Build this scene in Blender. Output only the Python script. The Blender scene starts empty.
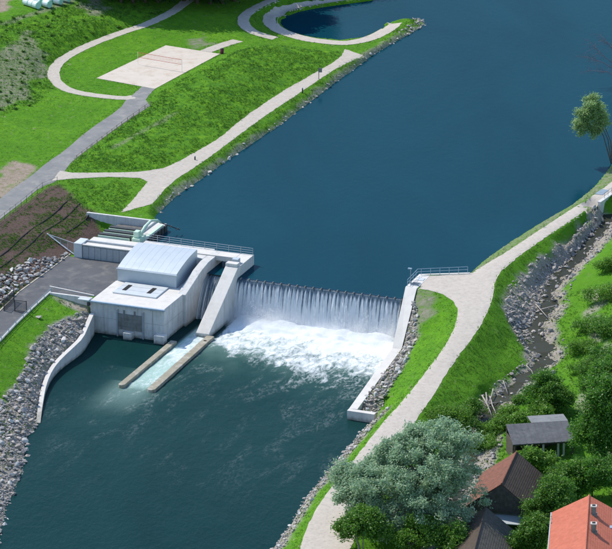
import bpy, bmesh, math, random
import numpy as np
from mathutils import Vector, Matrix, noise as mnoise
from mathutils.geometry import delaunay_2d_cdt
from mathutils.bvhtree import BVHTree

random.seed(7); rng = np.random.default_rng(7)
R = math.radians
scene = bpy.context.scene
col = scene.collection

# ------------------------------------------------------------------ camera, sky, sun, exposure
FOC, DEP, HGT = 3926.0, R(19.2), 215.0          # focal length in photo pixels, depression, height over upper water
CAM = Vector((0, -HGT / math.tan(DEP), HGT))
cam = bpy.data.cameras.new('camera'); camo = bpy.data.objects.new('camera', cam); col.objects.link(camo)
camo.location = CAM; camo.rotation_euler = (math.pi / 2 - DEP, 0, 0)
cam.sensor_width = 36; cam.lens = FOC / 612 * 36; cam.clip_start = 5; cam.clip_end = 6000
scene.camera = camo

SUN_AZ, SUN_EL = -50, 50
world = bpy.data.worlds.new('World'); scene.world = world; world.use_nodes = True
wn = world.node_tree.nodes
sky = wn.new('ShaderNodeTexSky'); sky.sky_type = 'NISHITA'; sky.sun_disc = False
sky.sun_elevation = R(SUN_EL); sky.sun_rotation = R(SUN_AZ); sky.air_density = 1.0; sky.dust_density = 0.3; sky.ozone_density = 2.0
world.node_tree.links.new(sky.outputs[0], wn['Background'].inputs[0]); wn['Background'].inputs[1].default_value = 0.15
sun = bpy.data.lights.new('sun', 'SUN'); sun.energy = 3.0; sun.angle = R(0.53); sun.color = (1, 0.925, 0.80)
suno = bpy.data.objects.new('sun', sun); col.objects.link(suno)
to_sun = Vector((math.sin(R(SUN_AZ)) * math.cos(R(SUN_EL)), math.cos(R(SUN_AZ)) * math.cos(R(SUN_EL)), math.sin(R(SUN_EL))))
suno.rotation_euler = to_sun.to_track_quat('Z', 'Y').to_euler(); suno.location = to_sun * 300
vs = scene.view_settings; vs.view_transform = 'Standard'; vs.look = 'None'; vs.exposure = 0.65; vs.gamma = 1; vs.use_curve_mapping = False
scene.cycles.max_bounces = 8; scene.cycles.volume_bounces = 5; scene.cycles.diffuse_bounces = 3; scene.cycles.transparent_max_bounces = 12
scene.cycles.caustics_reflective = False; scene.cycles.caustics_refractive = False

# ------------------------------------------------------------------ survey helpers
FW = Vector((0, math.cos(DEP), -math.sin(DEP))); UPV = Vector((0, math.sin(DEP), math.cos(DEP)))
def at(px, py, z=0.0):
    """point of the place at height z that was measured at photo pixel (px, py)"""
    d = FW + Vector((1, 0, 0)) * ((px - 306) / FOC) + UPV * ((274.5 - py) / FOC)
    return CAM + d * ((z - CAM.z) / d.z)
def pix(p):
    v = Vector(p) - CAM; w = v.dot(FW); return 306 + FOC * v.x / w, 274.5 - FOC * v.dot(UPV) / w
DA = R(-20.9); E1 = Vector((math.cos(DA), math.sin(DA), 0)); E2 = Vector((-math.sin(DA), math.cos(DA), 0))
ORG = at(236, 278, 0); ORG.z = 0
def W(u, v, z=0.0):                      # dam frame (u along the weir, v upstream) to world
    return ORG + E1 * u + E2 * v + Vector((0, 0, z))
W2 = -6.3                                # lower water level
YARD = -0.8

# ------------------------------------------------------------------ object helpers
def tag(o, label=None, cat=None, group=None, kind=None):
    if label: o['label'] = label
    if cat: o['category'] = cat
    if group: o['group'] = group
    if kind: o['kind'] = kind
    return o
def thing(name, label, cat, loc=(0, 0, 0), rz=0.0, group=None):
    o = bpy.data.objects.new(name, None); col.objects.link(o); o.location = loc; o.rotation_euler = (0, 0, rz)
    o.empty_display_size = 0.3
    return tag(o, label, cat, group)
def link_mesh(name, me, mat, parent=None):
    o = bpy.data.objects.new(name, me); col.objects.link(o)
    if mat is not None and not me.materials: me.materials.append(mat)
    if parent is not None: o.parent = parent
    return o
def np_mesh(name, verts, faces, smooth=False):
    """verts (n,3) array, faces (m,k) int array with constant k"""
    me = bpy.data.meshes.new(name); verts = np.asarray(verts, np.float32); faces = np.asarray(faces, np.int32)
    n, k = faces.shape
    me.vertices.add(len(verts)); me.vertices.foreach_set('co', verts.ravel())
    me.loops.add(n * k); me.loops.foreach_set('vertex_index', faces.ravel())
    me.polygons.add(n); me.polygons.foreach_set('loop_start', np.arange(0, n * k, k, dtype=np.int32))
    me.polygons.foreach_set('use_smooth', np.full(n, smooth, bool))
    me.update(calc_edges=True)
    return me
class MB:
    """collects shapes for one mesh; coordinates minus org"""
    def __init__(s, org=(0, 0, 0)): s.v = []; s.f = []; s.o = Vector(org)
    def add(s, vs, fs):
        b = len(s.v); s.v += [Vector(p) - s.o for p in vs]; s.f += [tuple(i + b for i in f) for f in fs]; return s
    def box(s, x0, x1, y0, y1, z0, z1):
        return s.add([(x0, y0, z0), (x1, y0, z0), (x1, y1, z0), (x0, y1, z0), (x0, y0, z1), (x1, y0, z1), (x1, y1, z1), (x0, y1, z1)],
                     [(3, 2, 1, 0), (4, 5, 6, 7), (0, 1, 5, 4), (1, 2, 6, 5), (2, 3, 7, 6), (3, 0, 4, 7)])
    def hexa(s, bot, top):
        """frustum-like block from a bottom and a top outline with the same number of points"""
        n = len(bot)
        return s.add(list(bot) + list(top), [tuple(range(n - 1, -1, -1)), tuple(range(n, 2 * n))] + [(i, (i + 1) % n, n + (i + 1) % n, n + i) for i in range(n)])
    def extrude(s, prof, axis, a, b):
        """closed profile extruded along axis 'x'/'y' between a and b; prof holds the other two coordinates"""
        n = len(prof)
        P = (lambda t, p: (t, p[0], p[1])) if axis == 'x' else (lambda t, p: (p[0], t, p[1]))
        vs = [P(a, p) for p in prof] + [P(b, p) for p in prof]
        return s.add(vs, [tuple(range(n - 1, -1, -1)), tuple(range(n, 2 * n))] + [(i, (i + 1) % n, n + (i + 1) % n, n + i) for i in range(n)])
    def tube(s, pts, r, n=6, r2=None):
        pts = [Vector(p) for p in pts]; m = len(pts); rings = []
        for i, p in enumerate(pts):
            d = (pts[min(i + 1, m - 1)] - pts[max(i - 1, 0)]).normalized()
            a = d.orthogonal().normalized() if abs(d.z) > .9 else d.cross(Vector((0, 0, 1))).normalized()
            b = d.cross(a)
            rr = r if r2 is None else r + (r2 - r) * i / max(1, m - 1)
            rings += [p + (a * math.cos(2 * math.pi * k / n) + b * math.sin(2 * math.pi * k / n)) * rr for k in range(n)]
        fs = [(i * n + k, i * n + (k + 1) % n, (i + 1) * n + (k + 1) % n, (i + 1) * n + k) for i in range(m - 1) for k in range(n)]
        fs += [tuple(range(n - 1, -1, -1)), tuple(range((m - 1) * n, m * n))]
        return s.add(rings, fs)
    def build(s, name, mat, parent=None, smooth=False, bevel=0):
        me = bpy.data.meshes.new(name); me.from_pydata([tuple(p) for p in s.v], [], s.f)
        bm = bmesh.new(); bm.from_mesh(me); bmesh.ops.recalc_face_normals(bm, faces=bm.faces)
        if bevel: bmesh.ops.bevel(bm, geom=[e for e in bm.edges if e.calc_face_angle(0) > .6], offset=bevel, segments=1, affect='EDGES')
        bm.to_mesh(me); bm.free()
        if smooth: me.shade_smooth()
        return link_mesh(name, me, mat, parent)
def copy_tree(o, parent=None):
    c = o.copy(); col.objects.link(c); c.parent = parent
    for ch in list(o.children): copy_tree(ch, c)
    return c

# ------------------------------------------------------------------ materials
def newmat(name):
    m = bpy.data.materials.new(name); m.use_nodes = True; nt = m.node_tree
    return m, nt, nt.nodes['Principled BSDF'], nt.nodes['Material Output']
def N(nt, typ, **kw):
    n = nt.nodes.new(typ)
    for k, v in kw.items():
        if k.startswith('i_'): n.inputs[int(k[2:])].default_value = v
        else: setattr(n, k, v)
    return n
def noise_tex(nt, coord, scale, detail=4, rough=.6, dist=0.0, ntype='FBM'):
    n = nt.nodes.new('ShaderNodeTexNoise'); n.noise_type = ntype
    n.inputs['Scale'].default_value = scale; n.inputs['Detail'].default_value = detail
    n.inputs['Roughness'].default_value = rough; n.inputs['Distortion'].default_value = dist
    nt.links.new(coord, n.inputs['Vector']); return n.outputs[0]
def ramp(nt, fac, stops, interp='LINEAR'):
    r = nt.nodes.new('ShaderNodeValToRGB'); cr = r.color_ramp; cr.interpolation = interp
    while len(cr.elements) < len(stops): cr.elements.new(.5)
    for e, (p, c) in zip(cr.elements, stops):
        e.position = p; e.color = (*c, 1) if len(c) == 3 else c
    nt.links.new(fac, r.inputs[0]); return r.outputs[0]
def mixc(nt, fac, a, b, mode='MIX'):
    m = nt.nodes.new('ShaderNodeMix'); m.data_type = 'RGBA'; m.blend_type = mode
    for sock, val in ((m.inputs[0], fac), (m.inputs[6], a), (m.inputs[7], b)):
        if hasattr(val, 'is_linked'): nt.links.new(val, sock)
        elif isinstance(val, (int, float)): sock.default_value = val
        else: sock.default_value = (*val, 1)
    return m.outputs[2]
def math_n(nt, op, a, b=0.0, clamp=False):
    m = nt.nodes.new('ShaderNodeMath'); m.operation = op; m.use_clamp = clamp
    for i, val in enumerate((a, b)):
        if hasattr(val, 'is_linked'): nt.links.new(val, m.inputs[i])
        else: m.inputs[i].default_value = val
    return m.outputs[0]
def bump(nt, bsdf, height, strength, dist=.1):
    b = nt.nodes.new('ShaderNodeBump'); b.inputs['Strength'].default_value = strength; b.inputs['Distance'].default_value = dist
    nt.links.new(height, b.inputs['Height']); nt.links.new(b.outputs[0], bsdf.inputs['Normal'])
def pos(nt): return nt.nodes.new('ShaderNodeNewGeometry').outputs['Position']
def objc(nt): return nt.nodes.new('ShaderNodeTexCoord').outputs['Object']
def attr(nt, name):
    a = nt.nodes.new('ShaderNodeAttribute'); a.attribute_name = name; return a.outputs['Fac']
def mapping(nt, vec, scale=(1, 1, 1), rot=(0, 0, 0)):
    m = nt.nodes.new('ShaderNodeMapping'); m.inputs['Scale'].default_value = scale; m.inputs['Rotation'].default_value = rot
    nt.links.new(vec, m.inputs['Vector']); return m.outputs[0]

def nrmz(nt):
    g = nt.nodes.new('ShaderNodeNewGeometry'); s_ = nt.nodes.new('ShaderNodeSeparateXYZ'); nt.links.new(g.outputs['True Normal'], s_.inputs[0]); return s_.outputs[2]
def mottled(name, c1, c2, scale=1.0, rough=.85, bumps=.3, bscale=8.0, bdist=.05, stain=None, metal=0.0, world_pos=True, spec=.3, algae=False):
    """two colour mottled surface with fine relief and optional stain colour"""
    m, nt, b, out = newmat(name); p = pos(nt) if world_pos else objc(nt)
    f = ramp(nt, noise_tex(nt, p, scale, 6, .65), [(.3, c1), (.7, c2)])
    if stain is not None:
        s = ramp(nt, noise_tex(nt, mapping(nt, p, (1, 1, .25)), scale * 1.7, 5, .7), [(.5, (0, 0, 0)), (.72, (1, 1, 1))])
        f = mixc(nt, s, f, stain)
    if algae:      # run-off streaks, and a ragged green brown tide mark just above the lower water level
        sep = nt.nodes.new('ShaderNodeSeparateXYZ'); nt.links.new(p, sep.inputs[0])
        st = ramp(nt, noise_tex(nt, mapping(nt, p, (2.2, 2.2, .12)), 1.0, 4, .6), [(.52, (0, 0, 0)), (.72, (.42, .42, .42))])
        ver = math_n(nt, 'SUBTRACT', 1.0, math_n(nt, 'ABSOLUTE', nrmz(nt)), True)      # run-off marks only on upright faces
        f = mixc(nt, math_n(nt, 'MULTIPLY', st, ver), f, (.25, .24, .215))
        lev = math_n(nt, 'ADD', sep.outputs[2], math_n(nt, 'MULTIPLY', noise_tex(nt, p, 1.2, 4, .6), -1.1))
        f = mixc(nt, ramp(nt, math_n(nt, 'MULTIPLY', math_n(nt, 'ADD', lev, 6.9), 1.4), [(0, (.85, .85, .85)), (1, (0, 0, 0))]), f, (.085, .085, .055))
    nt.links.new(f, b.inputs['Base Color']); b.inputs['Roughness'].default_value = rough; b.inputs['Metallic'].default_value = metal
    b.inputs['Specular IOR Level'].default_value = spec
    if bumps: bump(nt, b, noise_tex(nt, p, bscale, 4, .6), bumps, bdist)
    return m
M = {}
M['concrete'] = mottled('concrete', (.50, .50, .485), (.62, .615, .595), .7, .85, .2, 6, .03, stain=(.42, .415, .39), algae=True)
M['concrete_pale'] = mottled('concrete_pale', (.56, .54, .50), (.64, .62, .58), .5, .85, .2, 6, .03, stain=(.52, .50, .46), algae=True)
M['concrete_wet'] = mottled('concrete_wet', (.10, .10, .10), (.17, .165, .155), .8, .5, .2, 6, .03, stain=(.06, .07, .06))
M['concrete_algae'] = mottled('concrete_algae', (.24, .215, .15), (.33, .30, .23), .5, .7, .2, 6, .03, stain=(.46, .44, .39))
M['gravel'] = mottled('gravel', (.42, .38, .325), (.49, .445, .385), 1.1, .95, .6, 7, .06, stain=(.34, .305, .26))
M['gravel_fine'] = mottled('gravel_fine', (.44, .395, .34), (.51, .46, .40), 1.1, .95, .5, 9, .05, stain=(.36, .32, .28))
M['sand'] = mottled('sand', (.50, .44, .37), (.57, .51, .44), .28, .95, .5, 3, .06, stain=(.45, .375, .29))
M['asphalt'] = mottled('asphalt', (.075, .08, .088), (.11, .112, .118), .22, .9, .4, 10, .02, stain=(.17, .165, .155))
M['asphalt_old'] = mottled('asphalt_old', (.165, .17, .17), (.225, .225, .22), .3, .9, .4, 10, .02, stain=(.28, .27, .25))
M['stone'] = mottled('stone', (.22, .215, .21), (.42, .405, .385), 1.3, .9, .5, 5, .05, stain=(.36, .28, .22))
M['stone_warm'] = mottled('stone_warm', (.30, .27, .24), (.52, .47, .42), 1.1, .9, .5, 5, .05, stain=(.26, .25, .25))
M['stone_white'] = mottled('stone_white', (.42, .41, .39), (.62, .60, .565), 1.1, .9, .5, 5, .05)
M['steel'] = mottled('steel', (.33, .36, .39), (.42, .45, .48), 2, .5, .1, 6, .01, metal=.4)
M['steel_blue'] = mottled('steel_blue', (.28, .37, .45), (.36, .46, .54), 2, .5, .1, 6, .01, metal=.3)
M['sheet_metal'] = mottled('sheet_metal', (.40, .46, .50), (.46, .51, .55), .5, .55, .05, 4, .01, metal=.25, spec=.5)
M['hatch_metal'] = mottled('hatch_metal', (.52, .56, .58), (.62, .65, .66), .8, .5, .05, 4, .01, metal=.3)
M['dark_steel'] = mottled('dark_steel', (.03, .033, .035), (.06, .065, .065), 3, .6, .1, 6, .01)
M['panel_grey'] = mottled('panel_grey', (.16, .17, .16), (.22, .225, .21), 1.2, .7, .1, 5, .02, stain=(.12, .11, .09))
M['pale_green'] = mottled('pale_green', (.42, .58, .44), (.56, .70, .56), 2, .5, .1, 6, .01)
M['joint'] = mottled('joint', (.20, .195, .18), (.27, .26, .24), 2, .9, 0)
M['black'] = mottled('black', (.008, .009, .01), (.015, .016, .018), 3, .8, 0)
M['white_paint'] = mottled('white_paint', (.74, .74, .72), (.80, .80, .78), 2, .5, 0)
M['red_net'] = mottled('red_net', (.55, .10, .07), (.65, .16, .10), 2, .7, 0)
M['wood'] = mottled('wood', (.16, .13, .10), (.28, .23, .18), 4, .9, .3, 12, .02)
M['driftwood'] = mottled('driftwood', (.30, .27, .235), (.46, .42, .37), 3, .9, .3, 12, .02)
M['bark'] = mottled('bark', (.05, .038, .028), (.12, .095, .07), 3, .95, .6, 10, .04)
M['bark_grey'] = mottled('bark_grey', (.20, .18, .15), (.32, .29, .25), 3, .95, .5, 10, .04)
M['tile_orange'] = mottled('tile_orange', (.40, .105, .060), (.50, .150, .090), 1.2, .8, .1, 6, .02, stain=(.32, .095, .06))
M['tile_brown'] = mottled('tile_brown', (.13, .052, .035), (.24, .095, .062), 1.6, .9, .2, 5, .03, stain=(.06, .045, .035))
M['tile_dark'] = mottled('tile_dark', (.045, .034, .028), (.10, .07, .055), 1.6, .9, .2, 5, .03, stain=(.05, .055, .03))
M['shingle_grey'] = mottled('shingle_grey', (.055, .052, .046), (.13, .12, .105), 1.8, .95, .2, 6, .03, stain=(.06, .07, .03))
M['bitumen'] = mottled('bitumen', (.075, .08, .088), (.12, .125, .135), .8, .8, .1, 5, .01, stain=(.15, .155, .16))
M['bitumen_pale'] = mottled('bitumen_pale', (.17, .18, .185), (.22, .23, .235), .8, .8, .1, 5, .01, stain=(.13, .135, .14))
M['plaster'] = mottled('plaster', (.45, .44, .41), (.55, .54, .5), 1, .9, .1, 6, .02, stain=(.36, .34, .3))
M['old_wood'] = mottled('old_wood', (.06, .048, .038), (.12, .10, .08), 2.5, .95, .3, 10, .02)
M['bale_white'] = mottled('bale_white', (.66, .72, .70), (.76, .80, .78), 1.5, .45, .2, 4, .03)
M['bale_mint'] = mottled('bale_mint', (.30, .58, .48), (.40, .66, .56), 1.5, .45, .2, 4, .03)
M['bin_purple'] = mottled('bin_purple', (.16, .02, .06), (.20, .03, .08), 2, .6, 0)
M['mesh_wire'] = mottled('mesh_wire', (.20, .22, .24), (.28, .30, .32), 2, .6, 0)

def grass_mat():
    m, nt, b, out = newmat('meadow'); p = pos(nt)
    n1 = noise_tex(nt, p, .09, 5, .6); n2 = noise_tex(nt, p, .8, 6, .7); n3 = noise_tex(nt, p, 3.2, 4, .7)
    lawn = ramp(nt, n1, [(.3, (.064, .205, .008)), (.7, (.118, .285, .012))])
    lawn = mixc(nt, ramp(nt, n2, [(.40, (0, 0, 0)), (.68, (.85, .85, .85))]), lawn, (.050, .160, .012))
    lawn = mixc(nt, ramp(nt, noise_tex(nt, p, 1.9, 5, .75), [(.54, (0, 0, 0)), (.72, (.6, .6, .6))]), lawn, (.185, .275, .05))
    fl = ramp(nt, noise_tex(nt, mapping(nt, p, (1, .55, 1)), .75, 6, .72), [(.60, (0, 0, 0)), (.70, (.55, .55, .55))])
    lawn = mixc(nt, fl, lawn, (.30, .25, .19))          # worn flecks of bare soil
    rough = ramp(nt, n2, [(.28, (.034, .125, .018)), (.5, (.085, .225, .012)), (.72, (.165, .33, .018))])
    rough = mixc(nt, ramp(nt, n3, [(.5, (0, 0, 0)), (.75, (.7, .7, .7))]), rough, (.046, .150, .014))
    g = mixc(nt, attr(nt, 'rough'), lawn, rough)
    dryc = ramp(nt, n2, [(.3, (.15, .155, .10)), (.7, (.27, .25, .205))])
    f = math_n(nt, 'MULTIPLY', attr(nt, 'dry'), math_n(nt, 'ADD', math_n(nt, 'MULTIPLY', n2, 2.6), -.5, True), True)
    g = mixc(nt, f, g, dryc)
    soilc = ramp(nt, n2, [(.3, (.24, .185, .14)), (.7, (.37, .305, .245))])
    f = math_n(nt, 'MULTIPLY', attr(nt, 'soil'), math_n(nt, 'ADD', math_n(nt, 'MULTIPLY', n2, 3.5), -.6, True), True)
    g = mixc(nt, f, g, soilc)
    mul = ramp(nt, n3, [(.3, (.070, .046, .038)), (.7, (.140, .100, .084))])
    mul = mixc(nt, ramp(nt, n2, [(.58, (0, 0, 0)), (.70, (.6, .6, .6))]), mul, (.055, .11, .02))
    g = mixc(nt, attr(nt, 'mulch'), g, mul)
    grv = ramp(nt, n3, [(.3, (.17, .150, .125)), (.5, (.31, .28, .24)), (.72, (.48, .44, .385))])
    grv = mixc(nt, ramp(nt, n2, [(.52, (0, 0, 0)), (.66, (.8, .8, .8))]), grv, (.13, .155, .06))
    g = mixc(nt, attr(nt, 'gravel'), g, grv)
    nt.links.new(g, b.inputs['Base Color']); b.inputs['Roughness'].default_value = .95; b.inputs['Specular IOR Level'].default_value = .1
    h = mixc(nt, .5, n2, n3); bump(nt, b, h, .7, .35)
    return m
M['meadow'] = grass_mat()

def leaf_mat(name, c1, c2, c3, trans=.35):
    m, nt, b, out = newmat(name)
    g = nt.nodes.new('ShaderNodeNewGeometry')
    c = ramp(nt, g.outputs['Random Per Island'], [(0, c1), (.55, c2), (1, c3)])
    n = noise_tex(nt, g.outputs['Position'], .45, 3, .6)
    c = mixc(nt, ramp(nt, n, [(.35, (0, 0, 0)), (.7, (.45, .45, .45))]), c, c1)
    d = nt.nodes.new('ShaderNodeBsdfDiffuse'); t = nt.nodes.new('ShaderNodeBsdfTranslucent'); x = nt.nodes.new('ShaderNodeMixShader')
    nt.links.new(c, d.inputs[0]); nt.links.new(c, t.inputs[0]); x.inputs[0].default_value = trans
    nt.links.new(d.outputs[0], x.inputs[1]); nt.links.new(t.outputs[0], x.inputs[2])
    gl = nt.nodes.new('ShaderNodeBsdfGlossy'); gl.inputs['Roughness'].default_value = .5; gl.inputs[0].default_value = (.6, .6, .6, 1)
    y = nt.nodes.new('ShaderNodeMixShader'); y.inputs[0].default_value = .04
    nt.links.new(x.outputs[0], y.inputs[1]); nt.links.new(gl.outputs[0], y.inputs[2]); nt.links.new(y.outputs[0], out.inputs[0])
    nt.nodes.remove(b); return m
M['leaf_willow'] = leaf_mat('leaf_willow', (.23, .38, .21), (.37, .52, .325), (.53, .65, .475), .48)
M['leaf_dark'] = leaf_mat('leaf_dark', (.042, .15, .016), (.10, .27, .024), (.19, .40, .04), .5)
M['leaf_mid'] = leaf_mat('leaf_mid', (.055, .165, .016), (.115, .275, .026), (.20, .39, .045), .5)
M['leaf_bright'] = leaf_mat('leaf_bright', (.085, .215, .02), (.15, .33, .03), (.24, .43, .05), .5)
M['leaf_pale'] = leaf_mat('leaf_pale', (.20, .34, .12), (.31, .46, .18), (.44, .58, .27), .5)
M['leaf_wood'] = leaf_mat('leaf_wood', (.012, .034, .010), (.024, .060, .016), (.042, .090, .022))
M['blade'] = leaf_mat('blade', (.050, .14, .014), (.095, .21, .016), (.16, .29, .026), .35)
M['blade_dark'] = leaf_mat('blade_dark', (.036, .130, .016), (.090, .235, .014), (.18, .35, .024), .4)
M['twig_purple'] = mottled('twig_purple', (.13, .11, .14), (.19, .16, .20), 3, .9, 0)

REFL = .2        # the polarised photograph shows little of the water's mirror
def water_mat(name, c_deep, c_alt, foam=False, rip=.25, rscale=1.0):
    m, nt, b, out = newmat(name); p = pos(nt)
    big = ramp(nt, noise_tex(nt, mapping(nt, p, (1, .35, 1), (0, 0, .4)), .04, 5, .6, .6), [(.32, (0, 0, 0)), (.68, (1, 1, 1))])
    c = mixc(nt, big, c_deep, c_alt)
    w1 = noise_tex(nt, mapping(nt, p, (1, .6, 1), (0, 0, .5)), rscale, 5, .62, .4)
    w2 = noise_tex(nt, mapping(nt, p, (1, .5, 1), (0, 0, -.4)), rscale * .22, 3, .5)
    hgt = mixc(nt, .35, w1, w2)
    b.inputs['IOR'].default_value = 1.33; b.inputs['Specular IOR Level'].default_value = 0.0
    gl = nt.nodes.new('ShaderNodeBsdfGlossy'); gl.inputs['Roughness'].default_value = .12; gl.inputs[0].default_value = (1, 1, 1, 1)
    fr = nt.nodes.new('ShaderNodeFresnel'); fr.inputs[0].default_value = 1.33
    mx = nt.nodes.new('ShaderNodeMixShader'); nt.links.new(b.outputs[0], mx.inputs[1]); nt.links.new(gl.outputs[0], mx.inputs[2]); nt.links.new(mx.outputs[0], out.inputs[0])
    def refl(fac):
        nt.links.new(fac, mx.inputs[0])
        for l_ in list(nt.links):
            if l_.to_node == b and l_.to_socket.name == 'Normal': nt.links.new(l_.from_socket, gl.inputs['Normal']); nt.links.new(l_.from_socket, fr.inputs['Normal'])
    if not foam:
        nt.links.new(c, b.inputs['Base Color']); b.inputs['Roughness'].default_value = .12
        wind = math_n(nt, 'MULTIPLY', hgt, math_n(nt, 'ADD', math_n(nt, 'MULTIPLY', ramp(nt, noise_tex(nt, mapping(nt, p, (1, .3, 1), (0, 0, .5)), .03, 4, .6, .8), [(.35, (0, 0, 0)), (.65, (1, 1, 1))]), .9), .35))
        bump(nt, b, wind, rip, .2)
        refl(math_n(nt, 'MULTIPLY', fr.outputs[0], REFL))
    else:
        a = attr(nt, 'foam'); j = attr(nt, 'churn')
        pf = mapping(nt, p, (1, 1, 1), (0, 0, .365)); pm = mapping(nt, pf, (1, .5, 1))        # y along the current
        r1 = noise_tex(nt, pm, .62, 8, .68, 1.1); r2 = noise_tex(nt, pm, 1.9, 6, .7, .8)
        n = math_n(nt, 'ADD', math_n(nt, 'MULTIPLY', r1, .68), math_n(nt, 'MULTIPLY', r2, .32))
        rid = noise_tex(nt, mapping(nt, pf, (1, .28, 1)), .2, 4, .55, 1.0)
        line = math_n(nt, 'MULTIPLY', math_n(nt, 'SUBTRACT', rid, .49), 5.0, True)
        line = math_n(nt, 'MULTIPLY', line, math_n(nt, 'SUBTRACT', math_n(nt, 'MULTIPLY', r2, 5.0), 2.35, True), True)
        line = math_n(nt, 'MULTIPLY', line, math_n(nt, 'MULTIPLY', math_n(nt, 'MULTIPLY', j, j), 1.1), True)
        thr = math_n(nt, 'SUBTRACT', 1.0, a)
        f = math_n(nt, 'MULTIPLY', math_n(nt, 'SUBTRACT', math_n(nt, 'ADD', math_n(nt, 'MULTIPLY', n, .9), .05), math_n(nt, 'ADD', math_n(nt, 'MULTIPLY', thr, .62), .12)), 5.5, True)
        f = math_n(nt, 'MAXIMUM', f, line, True)
        c = mixc(nt, math_n(nt, 'MULTIPLY', math_n(nt, 'MULTIPLY', j, j), .4), c, (.065, .15, .125))
        c = mixc(nt, attr(nt, 'milk'), c, (.36, .52, .47))
        c = mixc(nt, f, c, (.70, .74, .75))
        nt.links.new(c, b.inputs['Base Color'])
        nt.links.new(math_n(nt, 'ADD', math_n(nt, 'MULTIPLY', f, .7), .16), b.inputs['Roughness'])
        hh = mixc(nt, f, hgt, n)
        bump(nt, b, hh, .55, .35)
        refl(math_n(nt, 'MULTIPLY', fr.outputs[0], math_n(nt, 'MULTIPLY', math_n(nt, 'SUBTRACT', 1.0, f), REFL)))
    return m
M['water_up'] = water_mat('water_up', (.003, .038, .058), (.005, .049, .073), False, .3, .9)
M['water_down'] = water_mat('water_down', (.004, .028, .028), (.007, .038, .039), True, .3, 1.2)
M['water_creek'] = water_mat('water_creek', (.030, .034, .024), (.055, .056, .038), False, .25, 2.0)

def nappe_mat(name, white, clear_at=.5, sx=1.0):
    m, nt, b, out = newmat(name); p = objc(nt)
    fine = noise_tex(nt, mapping(nt, p, (5.5 * sx, .10, .10)), 1.0, 4, .6, .12)
    broad = noise_tex(nt, mapping(nt, p, (.75 * sx, .08, .05)), 1.0, 4, .55, .3)
    brk = noise_tex(nt, mapping(nt, p, (4.5, 1, 1.3)), 1.0, 5, .7, .5)
    fall = attr(nt, 'fall'); tooth = attr(nt, 'tooth')
    s = math_n(nt, 'ADD', math_n(nt, 'MULTIPLY', fine, .75), math_n(nt, 'MULTIPLY', broad, .25))
    s = math_n(nt, 'ADD', s, math_n(nt, 'MULTIPLY', math_n(nt, 'SUBTRACT', brk, .5), .16))
    s = math_n(nt, 'ADD', s, math_n(nt, 'MULTIPLY', fall, white))
    s = math_n(nt, 'ADD', s, math_n(nt, 'MULTIPLY', tooth, .16))
    f = math_n(nt, 'MULTIPLY', math_n(nt, 'SUBTRACT', s, clear_at), 5.0, True)
    nt.links.new(mixc(nt, f, (.055, .18, .34), (.92, .95, .97)), b.inputs['Base Color'])
    nt.links.new(math_n(nt, 'ADD', math_n(nt, 'MULTIPLY', f, .5), .15), b.inputs['Roughness'])
    b.inputs['IOR'].default_value = 1.33
    bump(nt, b, s, .5, .2)
    tr = nt.nodes.new('ShaderNodeBsdfTransparent'); tr.inputs[0].default_value = (.80, .90, .93, 1)
    tl = nt.nodes.new('ShaderNodeBsdfTranslucent'); tl.inputs[0].default_value = (.82, .87, .9, 1)
    x = nt.nodes.new('ShaderNodeMixShader'); x.inputs[0].default_value = .35
    nt.links.new(b.outputs[0], x.inputs[1]); nt.links.new(tl.outputs[0], x.inputs[2])
    x2 = nt.nodes.new('ShaderNodeMixShader')
    nt.links.new(math_n(nt, 'ADD', math_n(nt, 'MULTIPLY', f, .72), .28, True), x2.inputs[0])
    nt.links.new(tr.outputs[0], x2.inputs[1]); nt.links.new(x.outputs[0], x2.inputs[2])
    nt.links.new(x2.outputs[0], out.inputs[0]); return m
M['nappe'] = nappe_mat('nappe', .30, .50)
M['nappe_gate'] = nappe_mat('nappe_gate', .12, .46, 1.6)
M['spray'] = mottled('spray', (.85, .87, .88), (.9, .91, .92), 1, .6, 0)

def mist_mat():
    m = bpy.data.materials.new('mist'); m.use_nodes = True; nt = m.node_tree; nt.nodes.remove(nt.nodes['Principled BSDF']); out = nt.nodes['Material Output']
    p = objc(nt); sep = nt.nodes.new('ShaderNodeSeparateXYZ'); nt.links.new(p, sep.inputs[0])
    n = noise_tex(nt, mapping(nt, p, (.30, .5, .28)), 1.0, 4, .6, .5)
    h = math_n(nt, 'SUBTRACT', 1.0, math_n(nt, 'MULTIPLY', sep.outputs[2], 1 / 4.6), True)      # thins out upwards
    d = math_n(nt, 'MULTIPLY', math_n(nt, 'SUBTRACT', math_n(nt, 'ADD', n, math_n(nt, 'MULTIPLY', h, .35)), .66, True), math_n(nt, 'MULTIPLY', h, h))
    v = nt.nodes.new('ShaderNodeVolumePrincipled'); v.inputs['Color'].default_value = (.97, .98, 1, 1); v.inputs['Anisotropy'].default_value = .2
    nt.links.new(math_n(nt, 'MULTIPLY', d, 2.0), v.inputs['Density']); nt.links.new(v.outputs[0], out.inputs['Volume'])
    return m
M['mist'] = mist_mat()

# ------------------------------------------------------------------ plan: edges of paths, banks and water as (pixel x, pixel y, height)
def dense(pts, step=1.2, closed=False):
    pts = [Vector(p) for p in pts]
    if closed: pts = pts + [pts[0]]
    out = []
    for a, b in zip(pts, pts[1:]):
        n = max(1, int((b - a).length / step))
        out += [a.lerp(b, i / n) for i in range(n)]
    if not closed: out.append(pts[-1])
    return out
def smooth_line(pts, it=2):
    pts = [Vector(p) for p in pts]
    for _ in range(it):
        q = [pts[0]]
        for a, b in zip(pts, pts[1:]): q += [a.lerp(b, .25), a.lerp(b, .75)]
        q.append(pts[-1]); pts = q
    return pts
def S(*pts): return [at(*p) for p in pts]                      # surveyed polyline
PATH, ROADZ, COURT = 1.3, 2.5, 2.5

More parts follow.
